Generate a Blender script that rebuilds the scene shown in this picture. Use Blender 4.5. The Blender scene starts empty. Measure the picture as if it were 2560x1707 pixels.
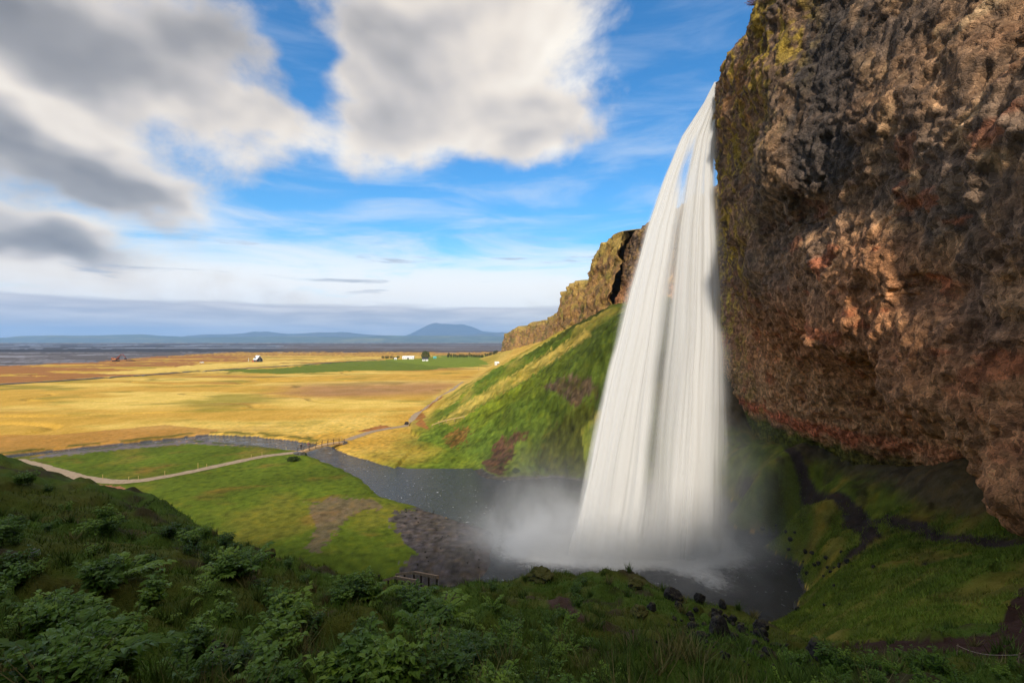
import bpy, math, random
import numpy as np
from mathutils import Vector, Matrix

# ------------------------------------------------------------------ camera, sky, sun, exposure
SC = bpy.context.scene
COL = SC.collection
F = 1209.0            # focal length in photo pixels (2560 wide) = 17 mm on full frame
CX, CY = 1280.0, 853.0
CAMH = 26.0           # eye above the plunge pool
rnd = random.Random(7)
NR = np.random.default_rng(11)

cam_d = bpy.data.cameras.new('camera')
cam_d.lens = 17.0; cam_d.sensor_width = 36.0
cam_d.clip_start = 0.05; cam_d.clip_end = 120000.0
cam = bpy.data.objects.new('camera', cam_d); COL.objects.link(cam)
cam.location = (0, 0, CAMH); cam.rotation_euler = (math.radians(90), 0, 0)
SC.camera = cam

SUN_EL = math.radians(29.5)
SUN_PHI = math.radians(-8.0)           # the sun stands behind the camera, over the unseen cliff added there
TO_SUN = Vector((math.sin(SUN_PHI)*math.cos(SUN_EL), -math.cos(SUN_PHI)*math.cos(SUN_EL), math.sin(SUN_EL)))
sun_d = bpy.data.lights.new('sun', 'SUN'); sun_d.energy = 3.7; sun_d.angle = math.radians(4.0)
sun_d.color = (1.0, 0.90, 0.76)
sun = bpy.data.objects.new('sun', sun_d); COL.objects.link(sun)
sun.rotation_euler = TO_SUN.to_track_quat('Z', 'Y').to_euler(); sun.location = (0, 0, 300)

SC.view_settings.view_transform = 'Standard'; SC.view_settings.look = 'None'
SC.view_settings.exposure = 0.36; SC.view_settings.gamma = 1.0
SC.view_settings.use_curve_mapping = False
SC.render.engine = 'CYCLES'
cy = SC.cycles
cy.use_denoising = True
cy.max_bounces = 9; cy.diffuse_bounces = 6; cy.glossy_bounces = 2; cy.transmission_bounces = 3
cy.transparent_max_bounces = 24; cy.volume_bounces = 3; cy.volume_step_rate = 2.0; cy.volume_max_steps = 96
cy.caustics_reflective = False; cy.caustics_refractive = False

class NT:
    """small helper for building node trees"""
    def __init__(s, tree): s.t = tree; s.n = tree.nodes; s.l = tree.links
    def new(s, typ, **kw):
        n = s.n.new(typ)
        for k, v in kw.items():
            setattr(n, k, v)
        return n
    def put(s, sock, v):
        if isinstance(v, bpy.types.NodeSocket): s.l.new(v, sock)
        elif v is not None:
            if hasattr(sock.default_value, '__len__') and not hasattr(v, '__len__'): v = (v,)*len(sock.default_value)
            if hasattr(sock.default_value, '__len__') and len(sock.default_value) == 4 and len(v) == 3: v = (*v, 1)
            sock.default_value = v
    def m(s, op, a, b=None, c=None, clamp=False):
        n = s.new('ShaderNodeMath', operation=op); n.use_clamp = clamp
        for i, v in enumerate((a, b, c)):
            if v is not None: s.put(n.inputs[i], v)
        return n.outputs[0]
    def vm(s, op, a, b=None, scale=None):
        n = s.new('ShaderNodeVectorMath', operation=op)
        s.put(n.inputs[0], a)
        if b is not None: s.put(n.inputs[1], b)
        if scale is not None: s.put(n.inputs['Scale'], scale)
        return n.outputs['Value'] if op in ('LENGTH', 'DOT_PRODUCT', 'DISTANCE') else n.outputs[0]
    def mix(s, fac, a, b, mode='MIX'):
        n = s.new('ShaderNodeMix', data_type='RGBA', blend_type=mode); n.clamp_factor = True
        s.put(n.inputs[0], fac); s.put(n.inputs[6], a); s.put(n.inputs[7], b)
        return n.outputs[2]
    def noise(s, vec, scale, detail=4, rough=.55, dist=0.0, lac=2.0, out=0):
        n = s.new('ShaderNodeTexNoise'); s.put(n.inputs['Vector'], vec)
        n.inputs['Scale'].default_value = scale; n.inputs['Detail'].default_value = detail
        n.inputs['Roughness'].default_value = rough; n.inputs['Distortion'].default_value = dist
        n.inputs['Lacunarity'].default_value = lac
        return n.outputs[out]
    def ramp(s, fac, stops, interp='LINEAR'):
        n = s.new('ShaderNodeValToRGB'); s.put(n.inputs[0], fac); cr = n.color_ramp; cr.interpolation = interp
        while len(cr.elements) < len(stops): cr.elements.new(0.5)
        for e, (p, c) in zip(cr.elements, stops):
            e.position = p; e.color = (*c, 1) if len(c) == 3 else c
        return n.outputs[0]
    def rng(s, v, a, b, c=0.0, d=1.0, smooth=True):
        n = s.new('ShaderNodeMapRange', interpolation_type='SMOOTHSTEP' if smooth else 'LINEAR')
        for i, x in enumerate((v, a, b, c, d)): s.put(n.inputs[i], x)
        return n.outputs[0]
    def xyz(s, v):
        n = s.new('ShaderNodeSeparateXYZ'); s.put(n.inputs[0], v); return n.outputs
    def comb(s, x, y, z):
        n = s.new('ShaderNodeCombineXYZ')
        for i, v in enumerate((x, y, z)): s.put(n.inputs[i], v)
        return n.outputs[0]

def build_world():
    w = bpy.data.worlds.new('World'); SC.world = w; w.use_nodes = True
    g = NT(w.node_tree); g.n.clear()
    out = g.new('ShaderNodeOutputWorld'); bg = g.new('ShaderNodeBackground')
    g.l.new(bg.outputs[0], out.inputs[0])
    D = g.new('ShaderNodeTexCoord').outputs['Generated']
    x, y, z = g.xyz(D)
    az = g.m('ARCTAN2', x, y); el = g.m('ARCSINE', z)
    sky = g.new('ShaderNodeTexSky', sky_type='NISHITA'); sky.sun_disc = False
    sky.sun_elevation = SUN_EL; sky.sun_rotation = math.pi-SUN_PHI
    sky.altitude = 100; sky.air_density = 1.0; sky.dust_density = 0.6; sky.ozone_density = 2.5
    blue = g.vm('SCALE', sky.outputs[0], scale=0.112)
    hs = g.new('ShaderNodeHueSaturation'); hs.inputs['Saturation'].default_value = 1.30; g.put(hs.inputs['Color'], blue)
    blue = g.mix(1.0, hs.outputs[0], (.78, 1.16, 1.24), 'MULTIPLY')
    # cloud deck projected on a plane overhead, so that clouds flatten towards the horizon
    zc = g.m('ADD', g.m('MAXIMUM', z, 0.0), 0.30)
    P = g.comb(g.m('DIVIDE', x, zc), g.m('DIVIDE', y, zc), 0.0)
    A = g.comb(az, g.m('MULTIPLY', el, 1.45), 0.0)
    n1 = g.noise(g.vm('ADD', P, (3.1, 1.7, 0.4)), 1.15, 4, .5, .15)
    n2 = g.noise(g.vm('ADD', A, (1.3, 5.2, 0.0)), 3.6, 10, .64, .20)
    nl = g.noise(g.vm('ADD', A, (1.3, 5.25, 0.0)), 3.0, 3, .5, .25)        # the same field a little higher: gives lit tops
    nz = g.m('ADD', g.m('MULTIPLY', n1, .42), g.m('MULTIPLY', n2, .58))
    def blob(dx, dy, sx, sy, rot=0.0):
        a = math.atan((dx-1176)/1111); e = math.atan((783-dy)/1111*math.cos(a))
        sx, sy = sx/1111*math.cos(a)**1.3, sy/1111*math.cos(a)
        c, s_ = math.cos(rot), math.sin(rot)
        mp = g.new('ShaderNodeMapping', vector_type='TEXTURE')
        mp.inputs['Location'].default_value = (a, e, 0); mp.inputs['Rotation'].default_value = (0, 0, rot); mp.inputs['Scale'].default_value = (sx, sy, 1)
        g.put(mp.inputs[0], AE)
        return g.m('EXPONENT', g.m('MULTIPLY', g.vm('DOT_PRODUCT', mp.outputs[0], mp.outputs[0]), -1.0))
    AE = g.vm('ADD', g.comb(az, el, 0.0), g.vm('MULTIPLY', g.vm('SUBTRACT', g.noise(A, 2.6, 4, .55, out=1), (.5, .5, .5)), (.42, .30, 0.0)))
    def acc(lst):
        t = None
        for (amp, *b) in lst:
            t = g.m('MULTIPLY_ADD', blob(*b), amp, 0.0 if t is None else t)
        return t
    pos = acc([(.46, 1130, 60, 320, 150), (.46, 1270, 265, 200, 70), (.28, 860, 190, 160, 180, .2), (.22, 1000, 300, 330, 60),
               (.50, 160, 120, 360, 150, .2), (.40, 500, 50, 200, 110, .2), (.62, 110, 350, 270, 75, -.2),
               (.50, 380, 440, 190, 55, -.3), (.62, 70, 540, 210, 60, -.1), (.38, 620, 320, 200, 60, -.35), (.16, 900, 330, 560, 70)])
    neg = acc([(.80, 685, 165, 85, 200), (.85, 1610, 150, 220, 240), (.62, 1320, 440, 400, 95), (.62, 760, 520, 320, 75), (.42, 520, 215, 130, 50, -.4), (.2, 1300, 650, 900, 90)])
    base = g.rng(el, .55, 1.0, .08, .40)                              # extra cloud cover overhead, out of view, added to raise ambient light
    dens = g.m('ADD', g.m('SUBTRACT', g.m('MULTIPLY_ADD', g.m('SUBTRACT', nz, .5), 2.6, pos), neg), g.m('ADD', base, .36))
    cover = g.rng(dens, .24, .84, 0.0, .95)
    thick = g.rng(dens, .60, 1.30)
    ns = g.noise(g.vm('ADD', A, (1.3, 5.2, 0.0)), 3.0, 3, .5, .25)
    relief = g.m('MULTIPLY', g.m('SUBTRACT', ns, nl), 1.3)
    bright = g.m('ADD', g.m('MULTIPLY_ADD', thick, -.22, .80), relief)
    dark = acc([(.36, 160, 170, 300, 100, .2), (.42, 250, 440, 300, 50, -.2), (.40, 120, 575, 230, 38), (.24, 560, 90, 190, 90), (-.30, 110, 285, 260, 46, -.25), (-.12, 1250, 90, 220, 110), (-.12, 1320, 265, 110, 40), (.10, 850, 200, 130, 160)])
    bright = g.m('MULTIPLY_ADD', g.m('SUBTRACT', n2, .5), .45, g.m('SUBTRACT', bright, dark))
    ccol = g.ramp(bright, [(0.12, (.17, .17, .18)), (.38, (.30, .29, .29)), (.60, (.50, .465, .44)), (.80, (.72, .65, .57)), (1, (.90, .84, .74))])
    # thin high veil, denser towards the horizon
    vn = g.noise(g.vm('MULTIPLY', A, (1.0, 3.6, 1.0)), 3.0, 6, .58, .5)
    veil = g.m('MULTIPLY', g.rng(vn, .40, .76), g.rng(el, .55, .16, .20, .70))
    low = g.rng(el, .25, .10, 0.0, 1.0)
    col = g.mix(veil, blue, (.66, .71, .77))
    lowv = g.m('MULTIPLY', low, g.rng(g.m('MULTIPLY_ADD', low, .42, vn), .50, .86))
    col = g.mix(lowv, col, (.87, .87, .85))
    col = g.mix(cover, col, ccol)
    # small grey scraps and the long stratus bank just above the horizon
    S = g.comb(az, g.m('MULTIPLY', el, 9.0), 3.0)
    sn = g.noise(S, 5.0, 6, .55, .3)
    edge = g.m('MULTIPLY_ADD', g.m('SUBTRACT', sn, .5), .05, .076)
    bank = g.rng(g.m('SUBTRACT', edge, el), -.003, .012)
    bcol = g.ramp(sn, [(.30, (.33, .35, .41)), (.46, (.46, .455, .49)), (.60, (.64, .61, .61)), (.8, (.76, .73, .70))])
    col = g.mix(g.m('MULTIPLY', bank, .9), col, bcol)
    scr = g.m('MULTIPLY', g.rng(sn, .58, .70), g.m('MULTIPLY', g.rng(el, .085, .11), g.rng(el, .24, .15)))
    col = g.mix(g.m('MULTIPLY', scr, .75), col, (.36, .40, .47))
    strip = g.rng(g.m('MULTIPLY_ADD', sn, .012, el), .036, .016)
    col = g.mix(g.m('MULTIPLY', strip, .25), col, (.36, .50, .62))
    g.l.new(col, bg.inputs[0]); bg.inputs[1].default_value = 1.0
    w.cycles.sampling_method = 'MANUAL'; w.cycles.sample_map_resolution = 256
build_world()

# ------------------------------------------------------------------ numeric helpers
_G = NR.normal(size=(512, 3)); _G /= np.linalg.norm(_G, axis=1, keepdims=True)
_PM = NR.permutation(512).astype(np.int64)
def _h(ix, iy, iz):
    return _PM[(_PM[(_PM[ix & 511] + iy) & 511] + iz) & 511]
def perlin(x, y, z=0.0):
    if np.ndim(z) == 0:                      # flat slice: four corners are enough
        x, y = np.broadcast_arrays(np.asarray(x, float), np.asarray(y, float)); k = int(round(float(z)*10)) & 511
        ix, iy = np.floor(x).astype(np.int32), np.floor(y).astype(np.int32); fx, fy = x-ix, y-iy
        u, v = [t*t*t*(t*(t*6-15)+10) for t in (fx, fy)]
        def c2(i, j):
            h = _PM[(_PM[(_PM[(ix+i) & 511]+iy+j) & 511]+k) & 511]
            return _G[:, 0][h]*(fx-i)+_G[:, 1][h]*(fy-j)
        a = c2(0, 0); b = c2(0, 1)
        return ((a+(c2(1, 0)-a)*u)*(1-v)+(b+(c2(1, 1)-b)*u)*v)*1.7
    x, y, z = np.broadcast_arrays(np.asarray(x, float), np.asarray(y, float), np.asarray(z, float))
    ix, iy, iz = np.floor(x).astype(np.int64), np.floor(y).astype(np.int64), np.floor(z).astype(np.int64)
    fx, fy, fz = x-ix, y-iy, z-iz
    u, v, w = [t*t*t*(t*(t*6-15)+10) for t in (fx, fy, fz)]
    def c(i, j, k):
        g = _G[_h(ix+i, iy+j, iz+k)]
        return g[..., 0]*(fx-i)+g[..., 1]*(fy-j)+g[..., 2]*(fz-k)
    x00 = c(0,0,0)*(1-u)+c(1,0,0)*u; x10 = c(0,1,0)*(1-u)+c(1,1,0)*u
    x01 = c(0,0,1)*(1-u)+c(1,0,1)*u; x11 = c(0,1,1)*(1-u)+c(1,1,1)*u
    return ((x00*(1-v)+x10*v)*(1-w)+(x01*(1-v)+x11*v)*w)*1.6
def fbm(x, y, z=0.0, o=4, g=.5, lac=2.03):
    t = 0; a = 1.0
    for i in range(o):
        t = t+a*perlin(np.asarray(x)+13.7*i, np.asarray(y)+7.1*i, z+3.3*i)
        x, y, z = np.asarray(x)*lac, np.asarray(y)*lac, z*lac; a *= g
    return t
def ridged(x, y, z=0.0, o=4, g=.5):
    t = 0; a = 1.0
    for i in range(o):
        t = t+a*(1-2*np.abs(perlin(np.asarray(x)+5.2*i, np.asarray(y)+1.3*i, z+9.1*i)))
        x, y, z = np.asarray(x)*2.07, np.asarray(y)*2.07, z*2.07; a *= g
    return t
def worley(x, y, z):
    x, y, z = np.asarray(x, float), np.asarray(y, float), np.asarray(z, float)
    ix, iy, iz = np.floor(x).astype(np.int64), np.floor(y).astype(np.int64), np.floor(z).astype(np.int64)
    d1 = np.full(x.shape, 9.0); d2 = np.full(x.shape, 9.0)
    for i in (-1, 0, 1):
        for j in (-1, 0, 1):
            for k in (-1, 0, 1):
                q = _G[_h(ix+i, iy+j, iz+k)]*.45+.5
                d = (ix+i+q[..., 0]-x)**2+(iy+j+q[..., 1]-y)**2+(iz+k+q[..., 2]-z)**2
                d2 = np.minimum(d2, np.maximum(d, d1)); d1 = np.minimum(d1, d)
    return np.sqrt(d1), np.sqrt(d2)
def sstep(a, b, x):
    t = np.clip((np.asarray(x, float)-a)/(b-a), 0, 1); return t*t*(3-2*t)
def inpoly(px, py, poly):
    px, py = np.asarray(px), np.asarray(py); r = np.zeros(px.shape, bool); n = len(poly)
    for i in range(n):
        x0, y0 = poly[i]; x1, y1 = poly[(i+1) % n]
        if y0 == y1: continue
        c = ((y0 > py) != (y1 > py)) & (px < (x1-x0)*(py-y0)/(y1-y0)+x0); r ^= c
    return r
def polydist(x, y, pts):
    """distance to a polyline and the parameter (index) along it"""
    best = np.full(np.shape(x), 1e9); par = np.zeros(np.shape(x))
    for i in range(len(pts)-1):
        ax, ay = pts[i][:2]; bx, by = pts[i+1][:2]
        dx, dy = bx-ax, by-ay
        t = np.clip(((x-ax)*dx+(y-ay)*dy)/(dx*dx+dy*dy), 0, 1)
        d = np.hypot(x-ax-t*dx, y-ay-t*dy); k = d < best
        best = np.where(k, d, best); par = np.where(k, i+t, par)
    return best, par
class RBF:
    def __init__(s, pts, c=3.0, smooth=0.0):
        p = np.array(pts, float); s.p = p[:, :2]; s.c = c; n = len(p)
        A = s.k(s.p[:, None, :], s.p[None, :, :])-smooth*np.eye(n)
        M = np.zeros((n+3, n+3)); M[:n, :n] = A; M[:n, n] = 1; M[:n, n+1:] = s.p; M[n, :n] = 1; M[n+1:, :n] = s.p.T
        s.w = np.linalg.solve(M, np.concatenate([p[:, 2], np.zeros(3)]))
    def k(s, a, b): return np.sqrt(((a-b)**2).sum(-1)+s.c*s.c)
    def __call__(s, x, y):
        x, y = np.broadcast_arrays(np.asarray(x, float), np.asarray(y, float)); sh = x.shape; x, y = x.ravel(), y.ravel()
        out = np.empty(x.shape); n = len(s.p)
        for i in range(0, len(x), 20000):
            X = x[i:i+20000]; Y = y[i:i+20000]
            d = np.sqrt((X[:, None]-s.p[None, :, 0])**2+(Y[:, None]-s.p[None, :, 1])**2+s.c*s.c)
            out[i:i+20000] = d @ s.w[:n]+s.w[n]+s.w[n+1]*X+s.w[n+2]*Y
        return out.reshape(sh)
def W(px, py, Y):     # photo pixel + distance along the view -> point in the place
    return ((px-CX)/F*Y, Y, CAMH-(py-CY)/F*Y)
def Gd(px, py, z=0.3):  # photo pixel -> point on level ground
    Y = (CAMH-z)*F/(py-CY); return ((px-CX)/F*Y, Y)
def proj(x, y, z):
    y = np.maximum(y, .01); return CX+x/y*F, CY+(CAMH-z)/y*F

# ------------------------------------------------------------------ object helpers
def grid_mesh(name, V, cols=None, mat=None, attrs=None, smooth=True, flip=False, closed=False):
    n, m = V.shape[:2]; me = bpy.data.meshes.new(name)
    idx = np.arange(n*m).reshape(n, m)
    if closed: nx = np.roll(idx, -1, axis=1); a, b, c, d = idx[:-1], nx[:-1], nx[1:], idx[1:]
    else: a, b, c, d = idx[:-1, :-1], idx[:-1, 1:], idx[1:, 1:], idx[1:, :-1]
    q = np.stack([a, d, c, b] if flip else [a, b, c, d], -1).reshape(-1, 4)
    return raw_mesh(name, V.reshape(-1, 3), q, cols, mat, attrs, smooth)
def raw_mesh(name, V, q, cols=None, mat=None, attrs=None, smooth=True):
    V = np.asarray(V, np.float32); q = np.asarray(q, np.int32); k = q.shape[1]
    me = bpy.data.meshes.new(name)
    me.vertices.add(len(V)); me.vertices.foreach_set('co', V.ravel())
    me.loops.add(q.size); me.loops.foreach_set('vertex_index', q.ravel())
    me.polygons.add(len(q)); me.polygons.foreach_set('loop_start', np.arange(0, q.size, k, dtype=np.int32))
    me.polygons.foreach_set('use_smooth', np.full(len(q), smooth))
    me.update(calc_edges=True)
    if cols is not None:
        at = me.attributes.new('Col', 'FLOAT_COLOR', 'POINT')
        c = np.ones((len(V), 4), np.float32); c[:, :3] = np.asarray(cols).reshape(-1, 3); at.data.foreach_set('color', c.ravel())
    for an, av in (attrs or {}).items():
        at = me.attributes.new(an, 'FLOAT', 'POINT'); at.data.foreach_set('value', np.asarray(av, np.float32).ravel())
    if mat: me.materials.append(mat)
    return me
def obj(name, me, parent=None, loc=None, rotz=0.0, scale=None, **props):
    o = bpy.data.objects.new(name, me); COL.objects.link(o)
    if parent: o.parent = parent
    if loc is not None: o.location = loc
    if rotz: o.rotation_euler = (0, 0, rotz)
    if scale is not None: o.scale = scale if hasattr(scale, '__len__') else (scale,)*3
    for k, v in props.items(): o[k] = v
    return o
def struct(name, me, **kw): return obj(name, me, kind='structure', **kw)
def thing(name, label, cat, loc=(0, 0, 0), rotz=0.0, group=None, me=None, scale=None):
    o = obj(name, me, loc=loc, rotz=rotz, scale=scale, label=label, category=cat)
    if group: o['group'] = group
    return o
class MB:
    """collects simple solids into one mesh"""
    def __init__(s): s.v = []; s.f = []
    def add(s, vs, fs):
        o = len(s.v); s.v += [tuple(v) for v in vs]; s.f += [tuple(i+o for i in f) for f in fs]; return s
    def box(s, c, size, rz=0.0, rx=0.0, ry=0.0):
        R = Matrix.Rotation(rz, 3, 'Z') @ Matrix.Rotation(ry, 3, 'Y') @ Matrix.Rotation(rx, 3, 'X')
        h = [x/2 for x in size]; vs = []
        for i in (-1, 1):
            for j in (-1, 1):
                for k in (-1, 1): vs.append(Vector(c)+R @ Vector((i*h[0], j*h[1], k*h[2])))
        return s.add(vs, [(0,1,3,2),(4,6,7,5),(0,4,5,1),(2,3,7,6),(0,2,6,4),(1,5,7,3)])
    def bar(s, a, b, w, h=None, n=4, taper=1.0):
        a, b = Vector(a), Vector(b); d = (b-a).normalized()
        up = Vector((0,0,1)) if abs(d.z) < .95 else Vector((0,1,0))
        r = d.cross(up).normalized(); u = r.cross(d); h = h or w; vs = []
        for p, k in ((a, 1.0), (b, taper)):
            for i in range(n):
                t = 2*math.pi*(i+.5)/n; q = math.sqrt(2) if n == 4 else 1.0
                vs.append(p+r*math.cos(t)*w/2*q*k+u*math.sin(t)*h/2*q*k)
        fs = [(i, (i+1) % n, n+(i+1) % n, n+i) for i in range(n)]+[tuple(range(n-1, -1, -1)), tuple(range(n, 2*n))]
        return s.add(vs, fs)
    def mesh(s, name, mat, smooth=False):
        me = bpy.data.meshes.new(name); me.from_pydata(s.v, [], s.f)
        if smooth:
            for p in me.polygons: p.use_smooth = True
        me.materials.append(mat); me.update(); return me

def mat_new(name):
    m = bpy.data.materials.new(name); m.use_nodes = True
    g = NT(m.node_tree); b = m.node_tree.nodes['Principled BSDF']; return m, g, b
def simple_mat(name, col, rough=.8, var=.25, scale=3.0, bump=.0, spec=.3, metal=0.0):
    m, g, b = mat_new(name)
    P = g.new('ShaderNodeTexCoord').outputs['Object']
    n = g.noise(P, scale, 5, .6)
    k = g.rng(n, .3, .7, 1-var, 1+var, False)
    g.put(b.inputs['Base Color'], g.mix(1.0, (*col, 1), g.comb(k, k, k), 'MULTIPLY'))
    b.inputs['Roughness'].default_value = rough; b.inputs['Specular IOR Level'].default_value = spec
    b.inputs['Metallic'].default_value = metal
    if bump:
        bn = g.new('ShaderNodeBump'); bn.inputs['Strength'].default_value = bump; bn.inputs['Distance'].default_value = .05
        g.put(bn.inputs['Height'], n); g.l.new(bn.outputs[0], b.inputs['Normal'])
    return m

# ------------------------------------------------------------------ terrain height
RIVER = [(8, 78, 12), (-3, 80, 10.5), (-10, 83, 8.5), (-18, 86.5, 6.6), (-25, 94, 4.6), (-32, 101, 3.6), (-40.5, 109, 3.4), (-46.5, 116.2, 3.5), (-59, 123, 4.0),
         (-72, 128, 4.5), (-84, 131, 3.6), (-92, 125.5, 2.4), (-101, 119, 2.0), (-110, 112, 1.9), (-116, 105, 1.9), (-126, 92, 1.9), (-150, 70, 2)]
CREST = [(-700, 1150, 34), (-300, 1170, 34), (0, 1192, 32), (150, 1212, 31), (300, 1258, 29), (450, 1285, 27.5), (600, 1365, 25), (700, 1405, 23.5), (800, 1425, 22.5), (950, 1467, 21),
         (1100, 1482, 21), (1250, 1465, 22), (1330, 1446, 23), (1400, 1442, 23.5), (1550, 1447, 23.5), (1640, 1468, 22.3), (1690, 1490, 21), (1800, 1525, 19.5),
         (1900, 1580, 17.5), (2000, 1622, 16)]
_cp = []
for (px, py, Y) in CREST:
    x, y, z = W(px, py, Y); _cp.append((x, y, z))
    r = math.hypot(x, y); ux, uy = x/r, y/r
    if px < 1850:
        zz = z
        for d in (1.6, 7.0, 13.5):
            drop = {1.6: .9, 7.0: 6.2, 13.5: 12.2}[d]
            if z-drop > .3: _cp.append((x+ux*d, y+uy*d, z-drop))
        d = 13.5+(z-12.2)*1.2 if z > 12.5 else 14
        _cp.append((x+ux*(d+1), y+uy*(d+1), .5 if px < 1100 else .0))
_cp += [(0, 0, 24.2), (0, 2.5, 23.5), (0, 5, 22.4), (0, 12, 18.9), (4, 12, 18.6), (3, 6, 21.7), (-4, 8, 21.0), (0, -8, 28), (-15, -8, 30), (15, -10, 29), (-30, -5, 30), (-25, 10, 25), (20, 5, 23.5), (21, -5, 27),
        (-6.8, 7, 21.9), (-15.6, 16, 19.6), (-8.7, 12, 20.3), (-22, 20, 19.2), (-40, 20, 20.5), (-5, 16, 17.6), (7.6, 9, 19.7), (9.5, 9, 19.7), (8, 14, 17.0), (14, 12, 18.6), (18, 17, 16.2), (16, 20, 13.7), (20, 12, 20.5),
        (27.5, 26, 14.2), (28.7, 34, 10), (28.5, 42, 5.4), (27.4, 46, .5), (21, 28, 10), (22.2, 24, 13.0), (15.7, 24, 11.2), (37, 46, 7.8), (35, 36, 10.3), (30, 47, 2.6), (32, 30, 13),
        (12.4, 23.5, 10.0), (15, 30, 4.6), (18, 36, 1.6), (22, 40, 2.2), (24, 44, .6), (12, 34, 1.5), (16, 42, -.3),
        # plunge pool and its shore
        (10, 60, -1.2), (20, 60, -1.4), (28, 62, -1), (15, 75, -1.2), (25, 76, -1.2), (10, 84, -.9), (30, 70, -.9), (26, 51, -.8), (15, 48, -.8), (5, 51, -.5), (4, 66, -.7), (0, 75, -.7),
        (30.5, 50, .3), (33.5, 56, .3), (36, 65, .3), (36.5, 75, .3), (32, 84, .3), (22, 89, .4), (10, 93, .4), (-2, 92.5, .35), (-4, 65, .12), (-5, 53, .1), (-10, 60, .25), (-14, 68, .3), (-14, 52, .4), (-25, 55, .5),
        # mound, path ledge and slope inside the recess
        (40, 72, 9.2), (38.5, 57, 6.8), (36, 66, 5.2), (35.5, 60, 4.8), (34.5, 52, 4.8), (33, 49.5, 3.8), (39, 53, 6.0), (39, 44, 9), (36.5, 34, 11.8), (44, 60, 10), (46, 75, 10), (44, 50, 12.5), (44, 40, 15), (45, 90, 7.5), (40, 82, 7.5), (34, 92, 6), (55, 60, 13), (55, 90, 11), (55, 40, 18), (40, 25, 15), (50, 20, 20), (40, 10, 22),
        # grass slope beyond the fall
        (-9, 104, .6), (-6, 100, .6), (4, 110, 10.5), (16, 110, 21.5), (27, 110, 31), (12, 101, 10), (22, 101, 19), (34, 105, 32), (-20, 118, .8), (-8, 124, 6), (6, 128, 15.5), (20, 128, 26.5), (32, 130, 34), (40, 120, 36),
        (-36, 140, .8), (-24, 145, 3), (-8, 150, 12), (6, 150, 21), (20, 150, 30), (33, 150, 37), (45, 150, 40), (-42, 122, .5), (-33, 130, .9),
        (-34, 175, .8), (-15, 178, 9), (5, 180, 19.5), (25, 180, 31), (40, 180, 37)]
for X in (-130, -100, -75, -55, -38):
    for Y in (62, 80, 100, 130, 160, 185):
        if not (X == -38 and Y > 120): _cp.append((X, Y, .5))
_cp += [(-28, 62, .5), (-28, 78, .5), (-34, 92, .5), (-45, 52, 1.0), (-100, 45, 1.5), (-24, 70, .45), (-20, 76, .4), (-130, 45, 1.5)]
_near = RBF(_cp, 2.0, 0.02)
_TY = [100, 150, 200, 300, 500, 700, 1000, 1400, 3000]
_TX = [-10, -36, -34, -30, -22, -50, -40, -30, 60]
_TC = [30, 34, 38, 38, 40, 30, 20, 30, 140]
_TZ = [30, 37, 37, 35, 27, 22, 16, 12, 8]
def river_carve(x, y):
    d, p = polydist(x, y, RIVER); w = np.interp(p, np.arange(len(RIVER)), [r[2] for r in RIVER])
    w = w*.86+.5*perlin(x*.25, y*.25, 3.1)+.10*perlin(x*.5, y*.5, 1.0)
    return d-w
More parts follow.
